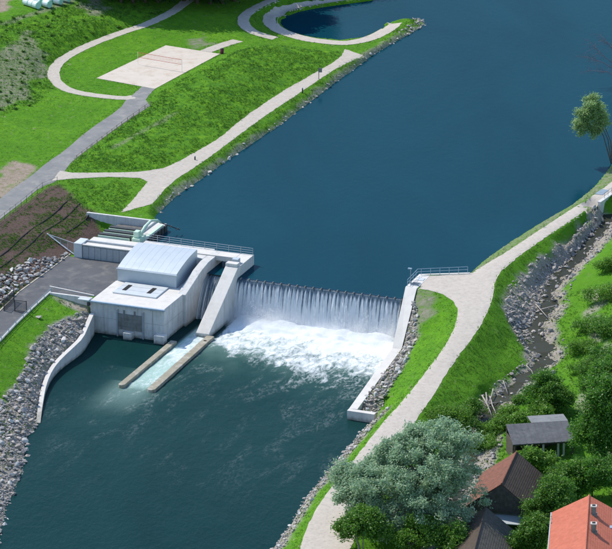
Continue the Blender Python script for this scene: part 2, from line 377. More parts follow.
river_path_r = S((152, 204, PATH), (171, 182, PATH), (197, 166, PATH), (220, 149.4, PATH), (239, 135, PATH), (270.6, 112, PATH), (298, 94, PATH), (329.4, 72.5, PATH), (350, 61, 1.2), (364.7, 55, 1.1))
river_path_l = S((121, 212.5, PATH), (133, 200, PATH), (147.5, 182, PATH), (158, 170.5, PATH), (178.5, 162, PATH), (197, 151, PATH), (220, 138.5, PATH), (239, 121, PATH), (278, 94, PATH), (306, 78, PATH), (329, 65, PATH), (341, 57, 1.2), (345, 49, 1.1))
branch_u = S((163, 168.5, PATH), (140, 172, 1.4), (120, 172.6, 1.6), (87.5, 173, 2.1), (72, 172.6, ROADZ), (60, 171, ROADZ))
branch_d = S((52, 181, ROADZ), (60, 180, ROADZ), (72, 178.7, ROADZ - .1), (109, 177, 1.7), (140, 178, 1.4), (147.5, 182, PATH))
road_r = S((150, 106, ROADZ), (120, 125.7, ROADZ), (73, 160, ROADZ), (64, 172, ROADZ), (58, 181, ROADZ), (41, 187, ROADZ), (25, 200, ROADZ), (3, 217, ROADZ), (-40, 254, ROADZ))
road_l = S((126, 100, ROADZ), (120, 109, ROADZ), (87, 131, ROADZ), (64, 151.5, ROADZ), (48, 161.7, ROADZ), (27.7, 179, ROADZ), (14.6, 187, ROADZ), (0, 199, ROADZ), (-45, 236, ROADZ))
loop_c = S((134, 97, ROADZ), (126, 98.5, ROADZ), (108, 97, ROADZ), (91, 95, ROADZ), (76, 92.5, ROADZ), (65.6, 89, ROADZ), (58, 84, ROADZ), (53.5, 77, ROADZ), (53.5, 70, ROADZ), (60, 60.5, ROADZ), (84, 47, 2.8), (120, 33, 3), (146, 25, 3.2), (171, 13, 3.5), (182, 5, 3.6), (196, -6, 3.6))
court = S((96.5, 78.3, COURT), (165.8, 45.5, COURT), (220, 54, COURT), (155, 89, COURT))
court_link = S((126, 100, ROADZ), (134, 94, ROADZ), (142, 86.8, ROADZ), (155, 89, ROADZ), (146, 100, ROADZ), (150, 106, ROADZ), (138, 111, ROADZ))
court_path = S((206, 51.5, COURT), (212, 49, 2.5), (224, 44.6, 2.4), (238, 40.5, 2.2))
ring_c = S((395, 22, .6), (390, 27.5, .6), (381, 33.6, .6), (366, 39.8, .6), (350, 42.8, .6), (337, 43, .6), (306, 39.4, .6), (282, 32, .7), (271.5, 25, .8), (269.5, 19.5, .8), (273, 14.5, .8), (284, 8.6, .8), (308, 3, .8), (335, -1, .8), (368, -5, .8))
outer_ring_c = S((286, -6, 2.2), (272.5, 0, 2.2), (256, 7.5, 2.2), (246, 14, 2.1), (242.5, 20, 2), (245, 26.5, 1.9), (253, 32, 1.7), (262, 35, 1.5), (275, 38.5, 1.2))

wl_left = S((157, 214, 0), (164, 208, 0), (176, 196.5, 0), (200, 180, 0), (218, 167, 0), (240, 152, 0), (259, 139, 0), (284, 122, 0), (302, 108, 0), (318, 96, 0), (333, 84, 0), (347, 74.5, 0), (372.5, 55, 0), (400, 39, 0), (412, 33, 0), (420, 28, 0), (425, 23, 0), (421, 19, 0), (412, 17.5, 0))
wl_pond = S((412, 17.5, 0), (403, 18, 0), (393, 20.5, 0), (386.5, 26, 0), (377, 32, 0), (362, 37.5, 0), (340, 39.8, 0), (307, 36, 0), (293, 32.5, 0), (284, 27.5, 0), (280, 23, 0), (280.5, 18, 0), (285, 13.5, 0), (294, 9.5, 0), (314, 5.8, 0), (341, 2.2, 0), (372, -2.5, 0), (430, -14, 0), (560, -60, 0))
bank_l = S((160, 200, .9), (174, 188, .9), (199, 172, .9), (239, 144, .9), (260, 130, .9), (290, 108, .9), (318, 87, .9), (345, 68, .9), (371, 50, .9), (398, 34, .8), (415, 22, .5))
down_wl_left = S((40.4, 423, W2), (34, 430, W2), (26, 438.5, W2), (24, 455, W2), (21.6, 472, W2), (12.3, 494, W2), (4.6, 512.5, W2), (0, 534, W2), (-8, 560, W2), (-25, 610, W2), (-60, 720, W2))
curved_wall = [(at(x, y, z)) for x, y, z in ((94, 313.5, -2.6), (89, 325, -3.2), (83.3, 338, -3.8), (74, 347, -4.1), (65.6, 354.7, -4.4), (58, 362.5, -4.65), (52, 371, -4.9), (48, 380, -5.15), (45, 390, -5.4), (42.3, 406.6, -5.8), (40.4, 423, -6.2))]
grass_edge_left = S((82, 311, -2.3), (76.5, 313.7, -2.1), (54.6, 324.6, -2.2), (38, 338, -2.3), (24.6, 365.6, -3.0), (13.7, 387.5, -3.4), (0, 401, -3.4), (-20, 430, -3.5), (-50, 500, -3.5))
yard_road_r = S((49.5, 292, YARD), (29, 310.8, YARD), (14.6, 324.6, YARD), (0, 340, YARD), (-40, 380, YARD))
yard_road_l = S((71, 254.5, YARD), (43.7, 275, YARD), (19.7, 292.5, YARD), (0, 312, YARD), (-40, 349, YARD))
wl_right = S((471, 272, 0), (488, 257, 0), (504, 246, 0), (538.6, 224, 0), (573, 204, 0), (594, 187, 0), (606, 172, 0), (622, 150, 0), (640, 110, 0), (660, 40, 0), (700, -30, 0), (820, -140, 0))
rpath_l = S((470, 274, 1.1), (504, 253.5, 1.1), (538.6, 230.6, 1.1), (573, 208, 1.1), (597.4, 192.5, 1.2), (625, 172, 1.3), (660, 140, 1.4))
rpath_r = S((400, 455, -3), (415.4, 420, -2.4), (435, 394, -1.7), (451.5, 364.6, -.8), (474.5, 336, .3), (484, 318.7, .8), (491.5, 303, 1.1), (494, 291, 1.15), (494.5, 283.5, 1.15), (498, 275, 1.1), (504, 267.5, 1.1), (538.6, 241.5, 1.1), (573, 220, 1.1), (599, 203, 1.2), (630, 180, 1.3), (668, 148, 1.4))
rpath_low_r = S((346, 560, -4), (362, 520, -3.8), (380, 487, -3.5), (400, 455, -3))
rpath_low_l = S((294, 575, -4.1), (301, 544, -4), (310, 519, -3.8), (325, 495, -3.6), (350, 465, -3.2), (380.5, 425, -2.5), (400, 404, -2), (418.7, 381, -1.4), (441.6, 351.5, -.3), (454.8, 328.5, .6), (458.5, 312, 1), (454.8, 302, 1.15), (441.6, 292.8, 1.2), (420, 288.8, 1.2))
down_wl_right = S((377, 414, W2), (360.7, 434, W2), (345, 452, W2), (332, 468, W2), (306.8, 497, W2), (292, 524, W2), (274.4, 547.5, W2), (250, 590, W2), (190, 700, W2))
creek_c = S((610, 213, -.9), (606, 220, -1.1), (600.8, 229, -1.4), (588, 243, -1.8), (577, 258, -2.2), (566, 268, -2.5), (555.5, 279, -2.8), (546, 293, -3.1), (545, 311, -3.4), (533, 329, -3.8), (541, 347, -4.0), (543, 362, -4.3), (528, 377, -4.6), (510, 391, -4.8), (497, 402, -5.0), (488, 416, -5.3), (478, 440, -5.6), (466, 470, -5.9), (452, 510, -6.1), (436, 560, -6.3), (400, 660, -6.4))

# sheets laid on the ground: name -> outline in plan
def ribbon(c, w):
    c = smooth_line(c, 2); l, r = [], []
    for i, p in enumerate(c):
        d = c[min(i + 1, len(c) - 1)] - c[max(i - 1, 0)]; n = Vector((-d.y, d.x, 0)).normalized() * (w / 2)
        l.append(p + n); r.append(p - n)
    return l + r[::-1]
yard_poly = [W(-31.3, 2.3, YARD), W(-20, 2.3, YARD), W(-18.9, -6, YARD), W(-18.9, -15.2, YARD), W(-26.6, -15.4, YARD)]
plaza = [W(31.2, 2.2, 1.2), W(30.9, 3.2, 1.2), W(28.9, 8.7, 1.2)] + S((440, 274.8, 1.2), (468, 274.0, 1.1))
sheets = {
    'gravel_path': (smooth_line(river_path_l, 1) + smooth_line(river_path_r, 1)[::-1], 'gravel', 'riverside'),
    'branch_path': (branch_u + branch_d, 'gravel', ''),
    'road': (smooth_line(road_l, 1) + smooth_line(road_r, 1)[::-1], 'asphalt_old', ''),
    'loop_path': (ribbon(loop_c, 2.3), 'gravel', ''),
    'sand_court': (court, 'sand', ''),
    'court_access': (court_link, 'asphalt_old', ''),
    'court_path': (ribbon(court_path, 2.6), 'gravel', ''),
    'pond_path': (ribbon(ring_c, 3.0), 'gravel_fine', ''),
    'meadow_path': (ribbon(outer_ring_c, 2.4), 'gravel', ''),
    'yard': (yard_poly + yard_road_r[:1] + yard_road_r[1:] + yard_road_l[::-1], 'asphalt', ''),
    'promenade': (plaza + rpath_l[1:] + smooth_line((rpath_low_r + rpath_r[1:])[::-1], 2) + smooth_line(rpath_low_l, 2), 'gravel_fine', ''),
}

# ------------------------------------------------------------------ terrain from survey lines
def vnoise(x, y, seed=0):
    xi = np.floor(x).astype(np.int64); yi = np.floor(y).astype(np.int64); xf = x - xi; yf = y - yi
    def h(a, b):
        n = (a * 374761393 + b * 668265263 + seed * 974634777) & 0xffffffff
        n = ((n ^ (n >> 13)) * 1274126177) & 0xffffffff
        return ((n ^ (n >> 16)) & 0xffff) / 65535.0
    u = xf * xf * (3 - 2 * xf); v = yf * yf * (3 - 2 * yf)
    return (h(xi, yi) * (1 - u) + h(xi + 1, yi) * u) * (1 - v) + (h(xi, yi + 1) * (1 - u) + h(xi + 1, yi + 1) * u) * v
def fbm(x, y, oct=4, seed=0):
    s = 0; a = .5; t = 0
    for i in range(oct):
        s = s + a * vnoise(x * 2 ** i, y * 2 ** i, seed + i * 17); t += a; a *= .55
    return s / t                                                     # 0..1
def in_poly(X, Y, poly):
    px_ = np.array([p[0] for p in poly]); py_ = np.array([p[1] for p in poly]); inside = np.zeros(X.shape, bool)
    bb = (X > px_.min()) & (X < px_.max()) & (Y > py_.min()) & (Y < py_.max())
    xs, ys = X[bb], Y[bb]; r = np.zeros(xs.shape, bool); j = len(poly) - 1
    for i in range(len(poly)):
        c = ((py_[i] > ys) != (py_[j] > ys))
        with np.errstate(divide='ignore', invalid='ignore'):
            r ^= c & (xs < (px_[j] - px_[i]) * (ys - py_[i]) / (py_[j] - py_[i] + 1e-12) + px_[i])
        j = i
    inside[bb] = r; return inside
def shift(line, dx, dy, dz): return [p + Vector((dx, dy, dz)) for p in line]
def offs(line, d, z=None, dz=0):
    """parallel line, d metres to the left of its direction"""
    out = []
    for i, p in enumerate(line):
        t = line[min(i + 1, len(line) - 1)] - line[max(i - 1, 0)]; n = Vector((-t.y, t.x, 0)).normalized()
        q = p + n * d; q.z = (p.z if z is None else z) + dz; out.append(q)
    return out

brk = []
def B(line, step=1.2): brk.extend(dense(line, step))
for ln in (river_path_l, river_path_r, branch_u, branch_d, road_l, road_r, court + court[:1], wl_left, wl_pond, bank_l, down_wl_left, grass_edge_left,
           wl_right, rpath_l, rpath_r, rpath_low_l, rpath_low_r, down_wl_right, yard_poly + yard_poly[:1], plaza): B(ln)
B(yard_road_l); B(yard_road_r)
for c, w in ((loop_c, 2.3), (court_path, 2.6), (ring_c, 3.0), (outer_ring_c, 2.4)):
    B(offs(smooth_line(c, 1), w / 2)); B(offs(smooth_line(c, 1), -w / 2))
# river beds
B(offs(wl_left, -2.2, -2.5)); B(offs(wl_pond, -2.5, -1.6)); B(offs(wl_right, 2.0, -2.5))
B(offs(down_wl_left, 2.5, -8.5)); B(offs(down_wl_right, -2.5, -8.5))
for x, y in ((300, 200), (420, 120), (360, 230), (500, 60), (500, 190), (560, 130), (450, -20), (600, 0), (560, -40), (640, -60), (700, -120), (250, 230), (330, 20), (310, 15)): brk.append(at(x, y, -3.5))
for x, y in ((60, 420), (60, 549), (150, 450), (250, 420), (200, 549), (110, 360), (300, 440), (240, 540), (100, 640), (30, 580), (150, 700)): brk.append(at(x, y, -9))
# mound between court and river path
B(S((166, 93, 3.0), (190, 78, 3.7), (225, 60, 4.3), (250, 49, 4.4), (268, 46, 3.8), (300, 50, 2.6), (330, 53, 1.7)))
B(S((150, 120, 2.8), (180, 112, 3.2), (230, 84, 3.5), (280, 62, 2.8)))
B(S((90, 160, 2.4), (130, 148, 2.6), (200, 116, 2.7), (260, 84, 2.4)))
B(S((240, 50, 3.0), (255, 41.5, 2.3), (290, 46, 1.6), (320, 50, 1.3)))
B(S((286, 40.5, .9), (310, 44.5, .9), (340, 47.3, .8), (366, 45, .8), (385, 36, .7), (398, 26, .6), (408, 21, .5)))
# hillside left, field beyond
B(S((40, 90, 3.0), (30, 60, 4), (50, 40, 4.6), (90, 25, 4.8), (130, 5, 4.6)), 3)
B(S((0, 22, 6.0), (30, 13, 6.0), (60, 3, 6.0), (90, -8, 6)), 3)
for x, y, z in ((0, 90, 4), (0, 130, 3.2), (60, 120, 2.6), (-60, 120, 4.5), (-60, 40, 7), (0, 0, 6.3), (40, -20, 6.3), (100, -30, 5.5), (200, -30, 4), (300, -40, 3), (380, -45, 2.5), (480, -90, 2.5), (220, 20, 2.6), (200, 35, 2.5), (180, 25, 2.9),
                (258, 18, 1.6), (262, 25, 1.4), (-100, 250, 4), (-100, 330, 1), (-100, 420, -1), (-100, 520, -2.5), (-60, 320, YARD), (-120, -100, 8), (100, -120, 8), (300, -160, 6)): brk.append(at(x, y, z))
# planted slope and grass triangle by the intake
B(S((60, 184, 2.4), (75, 196, 2.0), (92, 212, 1.45))); B(S((92, 211, 1.5), (106, 211.5, 1.4), (122, 212.5, 1.3), (148, 212, 1.2)))
B([W(-35.2, 18.2, .8), W(-33.4, 12, .2), W(-31.6, 4.5, -.3)]); B([W(-35.4, 19.3, 1.5), W(-23.2, 19.3, 1.25)]); B([W(-34.9, 18.0, .6), W(-31, 17.6, -1.5), W(-23, 17.6, -3.5)])
B([W(-29.8, 16.8, -1.5), W(-29.5, 4.6, -1.5), W(-21, 4.6, -1.5)])
B(S((47, 234, 1.3), (66, 250, -.5)), 1)
B(S((20, 238, 1.6), (10, 250, 1.0), (-20, 275, .9)))
# wing wall and powerhouse footings
B([W(-26.4, -16.3, -.95), W(-23, -16.45, -1.7), W(-19.3, -16.6, -2.6)])
B([W(-19, -15.4, -1.4), W(-18.6, -14.5, -1.4), W(-7.6, -14.5, -1.5), W(-7.6, 3, -1.5), W(-19.5, 3.0, -1.5)])
B([W(-18.4, -16.3, -8.5), W(-6.6, -16.3, -8.5), W(-6.4, 0, -8.5), W(-6.4, .8, -3), W(-8.5, 6.5, -3), W(-20.5, 9, -3), W(-20.5, 18, -3)])
cwl = smooth_line(curved_wall, 1)
B(offs(cwl, -.75, dz=-.25), .8); B(offs(cwl, -.08, z=-8.5), .8)
brk += dense(S((70, 330, -2.9), (50, 352, -3.9), (34, 385, -4.6), (22, 420, -5.0), (5, 450, -4.9)), 2)
# weir, right abutment
B([W(-5, .6, -3), W(28.8, .6, -3)], 2); B([W(-5, -.6, -8.5), W(28.8, -.6, -8.5)], 2); B([W(-5, 8, -3.2), W(27, 10, -3.2)], 3)
RW = [(29.0, 8.6, 1.2), (29.0, 2.4, 1.2), (31.6, -11.2, -4.4), (34.1, -38.0, -4.8)]     # water face of the right wall: u, v, top
B([W(28.6, 9.0, -3), W(28.7, 2, -3)], 1); B([W(29.0, .2, -8.5), W(31.5, -11.2, -8.5), W(34.0, -38.3, -8.5), W(38.6, -38.4, -8.3)], 1)
B([W(30.9, 2.2, 1.0), W(33.1, -10.5, -4.5), W(35.3, -37, -5.0), W(38, -37.2, -5.0)], 1)
B([W(33.5, .5, .9), W(35.6, -9, -2.6), W(37.2, -20, -3.9), W(38.2, -30, -4.4)], 1)
B([W(28.9, 9.1, -2.5)] + S((440, 272, -2.5), (468, 271, -2.5)), 1)
# right downstream bank: top of the stone strip
B(S((391, 407, -3.6), (370, 430, -4.1), (340, 466, -4.5), (315, 496, -4.7), (300, 520, -4.8), (282, 548, -4.9)))
# creek
ck = smooth_line(creek_c, 1)
B(offs(ck, 0, dz=-.35)); B(offs(ck, -1.3, dz=-.2)); B(offs(ck, 1.3, dz=-.2)); B(offs(ck, 2.6, dz=.45)); B(offs(ck, -2.6, dz=.5))
B(S((598, 212, .2), (573, 238, -.2), (545, 258, -.6), (522, 285, -1.3), (516, 310, -2.0), (512, 335, -2.4), (498, 360, -2.8), (480, 385, -3.2), (465, 410, -3.7)))
B(S((604, 246, -.9), (588, 263, -1.3), (568, 285, -2.0), (572, 310, -2.3), (570, 340, -2.9), (575, 370, -3.1)))
for x, y, z in ((600, 280, -.6), (612, 320, -.8), (612, 250, .2), (660, 240, 2), (660, 330, .5), (600, 350, -1.8), (612, 400, -2.6), (560, 400, -3.8), (520, 420, -4.3), (500, 440, -4.6), (560, 440, -3.9), (612, 450, -3.6), (680, 450, -2.5), (500, 480, -4.7), (540, 500, -4.4),
                (600, 500, -4.2), (680, 549, -4), (560, 549, -4.5), (500, 549, -4.9), (470, 549, -5.2), (600, 620, -4.8), (500, 640, -5.4), (430, 500, -4.6), (410, 540, -4.4), (390, 590, -4.5), (450, 440, -4.4), (430, 450, -3.6), (700, 180, 3), (760, 100, 4), (860, 0, 5), (760, 300, 3), (800, 500, 1)): brk.append(at(x, y, z))
FAR = [(-700, -600, 3), (-160, -300, 0), (-700, 0, 8), (-300, 200, 9), (-700, 900, 16), (-120, 420, 10), (60, 330, 5), (130, 500, -3), (300, 900, -3), (200, 420, 3), (420, 900, 6), (700, 900, 16), (320, 150, 9), (700, 0, 9), (200, -100, 3), (700, -600, 3), (-60, -600, W2), (40, -600, W2), (-10, -700, -9), (-40, -300, -9), (120, -320, 0), (-200, 0, 5), (120, 20, 3)]
brk += [Vector(p) for p in FAR]
seen, pts = set(), []
for p in brk:
    k = (round(p.x * 4), round(p.y * 4))
    if k not in seen: seen.add(k); pts.append(p)
dv, de, df, ov, oe, of = delaunay_2d_cdt([Vector((p.x, p.y)) for p in pts], [], [], 0, 1e-4)
dz = [pts[o[0]].z if o else 0 for o in ov]
tin = BVHTree.FromPolygons([Vector((v.x, v.y, z)) for v, z in zip(dv, dz)], df)
def stretch(a, b, step, lo, hi):
    mid = list(np.arange(a, b + 1e-6, step)); l, r, d = [], [], step
    x = a
    while x > lo: d *= 1.35; x -= d; l.append(max(x, lo))
    x, d = b, step
    while x < hi: d *= 1.35; x += d; r.append(min(x, hi))
    return np.array(l[::-1] + mid + r)
GX = stretch(-78, 80, .5, -690, 690); GY = stretch(-132, 196, .55, -590, 890)
XX, YY = np.meshgrid(GX, GY)
ZZ = np.zeros(XX.shape)
dn = Vector((0, 0, -1)); rc = tin.ray_cast
for j in range(len(GY)):
    y = GY[j]
    for i in range(len(GX)):
        h = rc(Vector((GX[i], y, 100)), dn)[0]; ZZ[j, i] = h.z if h else 0
def gsample(A, x, y):
    x = np.asarray(x, float); y = np.asarray(y, float)
    i = np.clip(np.searchsorted(GX, x) - 1, 0, len(GX) - 2); j = np.clip(np.searchsorted(GY, y) - 1, 0, len(GY) - 2)
    fx = np.clip((x - GX[i]) / (GX[i + 1] - GX[i]), 0, 1); fy = np.clip((y - GY[j]) / (GY[j + 1] - GY[j]), 0, 1)
    return (A[j, i] * (1 - fx) + A[j, i + 1] * fx) * (1 - fy) + (A[j + 1, i] * (1 - fx) + A[j + 1, i + 1] * fx) * fy
def Hs(x, y): return float(gsample(ZZ, x, y))                    # ground height
POOLS = [(at(x, y, z), z, rx, ry) for x, y, z, rx, ry in ((541, 347.5, -4.15, 2.6, 2.3), (546, 361.5, -4.42, 1.4, 1.5), (526, 378, -4.75, 2.2, 2.0), (535, 330, -3.95, 1.9, 1.3), (502, 399, -5.1, 2.3, 1.5), (562, 274, -2.75, 1.8, 1.2), (551, 304, -3.4, 1.3, 1.6))]
for c_, z_, rx, ry in POOLS:
    dd_ = np.sqrt(((XX - c_.x) / rx) ** 2 + ((YY - c_.y) / ry) ** 2) + (fbm(XX * .8, YY * .8, 3, 66) - .5) * .7
    ZZ = np.where(dd_ < 1.0, np.minimum(ZZ, z_ - .3), np.where(dd_ < 1.6, np.maximum(ZZ * (dd_ - 1) / .6 + (z_ + .12) * (1.6 - dd_) / .6, z_ + .08), ZZ))
WZ = np.full(XX.shape, np.nan); WD = np.full(XX.shape, 9.0)
for q in dense(smooth_line(creek_c, 1), .4):                      # the channel the creek has cut
    i0_, i1_ = np.searchsorted(GX, [q.x - 2.6, q.x + 2.6]); j0_, j1_ = np.searchsorted(GY, [q.y - 2.6, q.y + 2.6])
    if i1_ - i0_ < 2 or j1_ - j0_ < 2: continue
    rr_ = .62 + 1.0 * float(fbm(np.array([q.x * .45]), np.array([q.y * .45]), 2, 63)[0] - .35)
    dq_ = np.sqrt((XX[j0_:j1_, i0_:i1_] - q.x) ** 2 + (YY[j0_:j1_, i0_:i1_] - q.y) ** 2); b_ = (dq_ < rr_ + .9) & (dq_ < WD[j0_:j1_, i0_:i1_])
    WZ[j0_:j1_, i0_:i1_] = np.where(b_, q.z - .2, WZ[j0_:j1_, i0_:i1_]); WD[j0_:j1_, i0_:i1_] = np.where(b_, dq_, WD[j0_:j1_, i0_:i1_])
    m_ = (XX[j0_:j1_, i0_:i1_] - q.x) ** 2 + (YY[j0_:j1_, i0_:i1_] - q.y) ** 2 < rr_ * rr_
    ZZ[j0_:j1_, i0_:i1_] = np.where(m_, np.minimum(ZZ[j0_:j1_, i0_:i1_], q.z - .42), ZZ[j0_:j1_, i0_:i1_])
for c_, z_, rx, ry in POOLS:
    dd_ = np.sqrt(((XX - c_.x) / rx) ** 2 + ((YY - c_.y) / ry) ** 2)
    WZ = np.where(dd_ < 1.25, z_, WZ)
SHEET = np.zeros(XX.shape, bool)
for nm, (poly, m, _) in sheets.items(): SHEET |= in_poly(XX, YY, poly)
# ground cover masks
def zone(polys, soft=1.0):
    z = np.zeros(XX.shape)
    jx = (fbm(XX * .35, YY * .35, 3, 5) - .5) * 3.0 * soft; jy = (fbm(XX * .35, YY * .35, 3, 9) - .5) * 4.0 * soft
    for poly in polys: z = np.maximum(z, in_poly(XX + jx, YY + jy, poly).astype(float))
    for _ in range(1):
        z[1:-1, 1:-1] = (z[1:-1, 1:-1] * 2 + z[:-2, 1:-1] + z[2:, 1:-1] + z[1:-1, :-2] + z[1:-1, 2:]) / 6
    return z
mound_poly = S((160, 92, 3), (225, 55, 4), (262, 42, 3.5), (345, 50, 1.5), (341, 57, 1.2), (306, 78, 1.3), (278, 94, 1.3), (239, 121, 1.3), (197, 151, 1.3), (160, 169, 1.3), (70, 172, 2.4), (80, 158, 2.5), (120, 128, 2.5), (150, 107, 2.5))
hill_poly = S((-30, 35, 5), (60, 5, 6), (120, 0, 5), (165, 8, 4), (146, 23, 3), (84, 45, 3), (58, 60, 3), (51, 75, 3), (56, 85, 3), (30, 108, 3), (0, 118, 3), (-30, 130, 4))
strip_l = bank_l + offs(wl_left, -1.5)[::-1]
river_grass = river_path_r + wl_left[::-1]
rough_right = rpath_r + S((612, 215, 0), (640, 300, 0), (640, 560, -3), (346, 560, -4)) 
slope_poly = S((60, 184, 2.4), (92, 212, 1.4), (106, 228, 0)) + [W(-31.4, 4, -.5)] + S((43.7, 273, -.6), (19.7, 290, -.6), (0, 308, -.6), (-40, 345, -.6), (-40, 256, 2.5), (0, 219.5, 2.5), (25, 203, 2.5), (42, 190, 2.5))
left_low_grass = yard_road_r + grass_edge_left[::-1]
ROUGH = np.maximum.reduce([zone([mound_poly]), zone([hill_poly]), zone([river_grass]) * .8, zone([rough_right]) * .45, zone([S((61, 181, 2.4), (140, 180, 1.4), (121, 212, 1.3), (92, 212, 1.4))]) * .8])
DRY = np.maximum(zone([S((-10, 60, 4), (25, 38, 4), (52, 52, 4), (40, 72, 4), (20, 105, 3.5), (-10, 115, 3.5)), S((85, 6, 4), (105, 10, 4), (100, 22, 4), (82, 18, 4)), S((190, 41, 2.5), (206, 38, 2.5), (212, 46, 2.5), (195, 48, 2.5))], 2) * .9,
                 zone([S((-10, 26, 6), (60, 3, 6), (75, -3, 6), (75, 1, 6), (40, 13, 6), (0, 25, 6))], .4) * .8)
DRY = np.maximum(DRY, zone([S((418, 291, 1), (432, 292, 1), (436, 318, -1), (416, 332, -3), (410, 318, -3))], 1) * .9)
DRY = np.maximum(DRY, zone([S((112, 147, 2.5), (150, 125, 2.8), (178, 111.5, 3), (179, 113, 3), (150, 127.5, 2.8), (113, 149.5, 2.5))], .25) * .8)
DRY = np.maximum(DRY, zone([rpath_l + wl_right[:8][::-1]], .5) * .75)
SOIL = zone([S((0, 168, 3), (14, 158, 3), (32, 166, 2.6), (24, 180, 2.5), (12, 188, 2.5), (-8, 206, 2.5), (-8, 186, 2.5)), S((-10, 0, 6), (10, 0, 6), (6, 10, 6), (-10, 14, 6))], 1.2)
SOIL = np.maximum(SOIL, zone([S((27, 180, 2.5), (0, 201, 2.5), (-30, 225, 2.5), (-30, 218, 2.5), (0, 194, 2.5), (26, 176, 2.5))], .4))
MULCH = zone([slope_poly], .6)
creek_bed = offs(ck, 3.2) + offs(ck, -2.4)[::-1]
creek_scree = S((600, 208, 0), (590, 222, -.3), (560, 246, -.6), (530, 268, -.9), (508, 290, -1), (503, 312, -1.2), (512, 330, -2.6), (520, 345, -3.3), (535, 330, -3.6), (545, 305, -3.2), (556, 278, -2.8), (588, 243, -1.6), (605, 220, -1))
strip_r = S((378, 413, -5), (393, 405, -3.8), (370, 431, -4.2), (341, 466, -4.5), (315, 497, -4.7), (301, 521, -4.8), (282, 550, -4.9), (270, 575, -5)) + offs(down_wl_right, -1)[::-1]
behind_r = [W(30.8, 1, 1), W(32.8, -11, -4), W(35, -37.5, -5), W(38.5, -37.5, -5), W(37.6, -30, -4.5), W(36.6, -20, -4), W(35, -9, -3), W(33.6, -4, -1)]
stone_l = grass_edge_left + offs(down_wl_left, 1)[::-1] + cwl[::-1]
wing_scree = [W(-26.6, -16.2, -.9), W(-19, -16.2, -2.5), W(-18.9, -19, -2.9), W(-22, -18.5, -2)]
GRAV = np.maximum.reduce([zone([creek_bed, creek_scree], 1.0), zone([strip_r], .5), zone([behind_r], .6), zone([stone_l], .8), zone([wing_scree], .3), zone([offs(wl_left, .7) + offs(wl_left, -1.0)[::-1]], .7) * .75,
                          zone([S((580, 395, -3), (612, 345, -2.5), (612, 378, -3), (588, 420, -3.5), (575, 412, -3.6))], 1) * .8, zone([S((598, 448, -3.6), (640, 440, -3.5), (640, 475, -3.8), (600, 470, -4))], .6), zone([S((586, 292, -1.4), (598, 288, -.9), (602, 312, -1.2), (590, 318, -1.6)), S((590, 330, -1.8), (604, 322, -1.4), (606, 340, -1.6), (594, 346, -2))], 1.5) * .8, zone([S((470, 430, -4.6), (482, 425, -5), (486, 442, -5), (474, 455, -5))], .6)])
WET = (ZZ < .0) & ~((XX * 0 + YY) < -1e9)
rel = ((fbm(XX * .5, YY * .5, 4, 3) - .5) * .25 + (fbm(XX * 1.4, YY * 1.4, 2, 8) - .5) * .14) * (1 + ROUGH * 1.6) * np.clip(1 - SHEET * 1.0, 0, 1)
fine_area = (np.abs(XX) < 79) & (YY > -133) & (YY < 197)
NEAR = SHEET.copy()
for _ in range(2):
    q_ = NEAR.copy(); q_[1:-1, 1:-1] |= NEAR[:-2, 1:-1] | NEAR[2:, 1:-1] | NEAR[1:-1, :-2] | NEAR[1:-1, 2:]; NEAR = q_
rel = rel * fine_area * (1 - .9 * NEAR)
# planted rows on the mulch slope
P0, P1 = at(0, 258, 1.3), at(80, 200, 1.3); rd = (P1 - P0).normalized(); rn = Vector((-rd.y, rd.x, 0))
ROWD = (XX - P0.x) * rn.x + (YY - P0.y) * rn.y
row_on = MULCH > .5
INNER = SHEET.copy()
INNER[1:-1, 1:-1] &= SHEET[:-2, 1:-1] & SHEET[2:, 1:-1] & SHEET[1:-1, :-2] & SHEET[1:-1, 2:]
GZ = ZZ + rel - INNER * .12
ground_me = np_mesh('ground', np.stack([XX, YY, GZ], -1).reshape(-1, 3), (lambda I: np.stack([I[:-1, :-1], I[:-1, 1:], I[1:, 1:], I[1:, :-1]], -1).reshape(-1, 4))(np.arange(XX.size).reshape(XX.shape)), True)
for nm, A in (('rough', ROUGH), ('dry', DRY), ('soil', SOIL), ('mulch', MULCH), ('gravel', GRAV)):
    ground_me.attributes.new(nm, 'FLOAT', 'POINT').data.foreach_set('value', A.astype(np.float32).ravel())
ground = tag(link_mesh('ground', ground_me, M['meadow']), kind='structure')

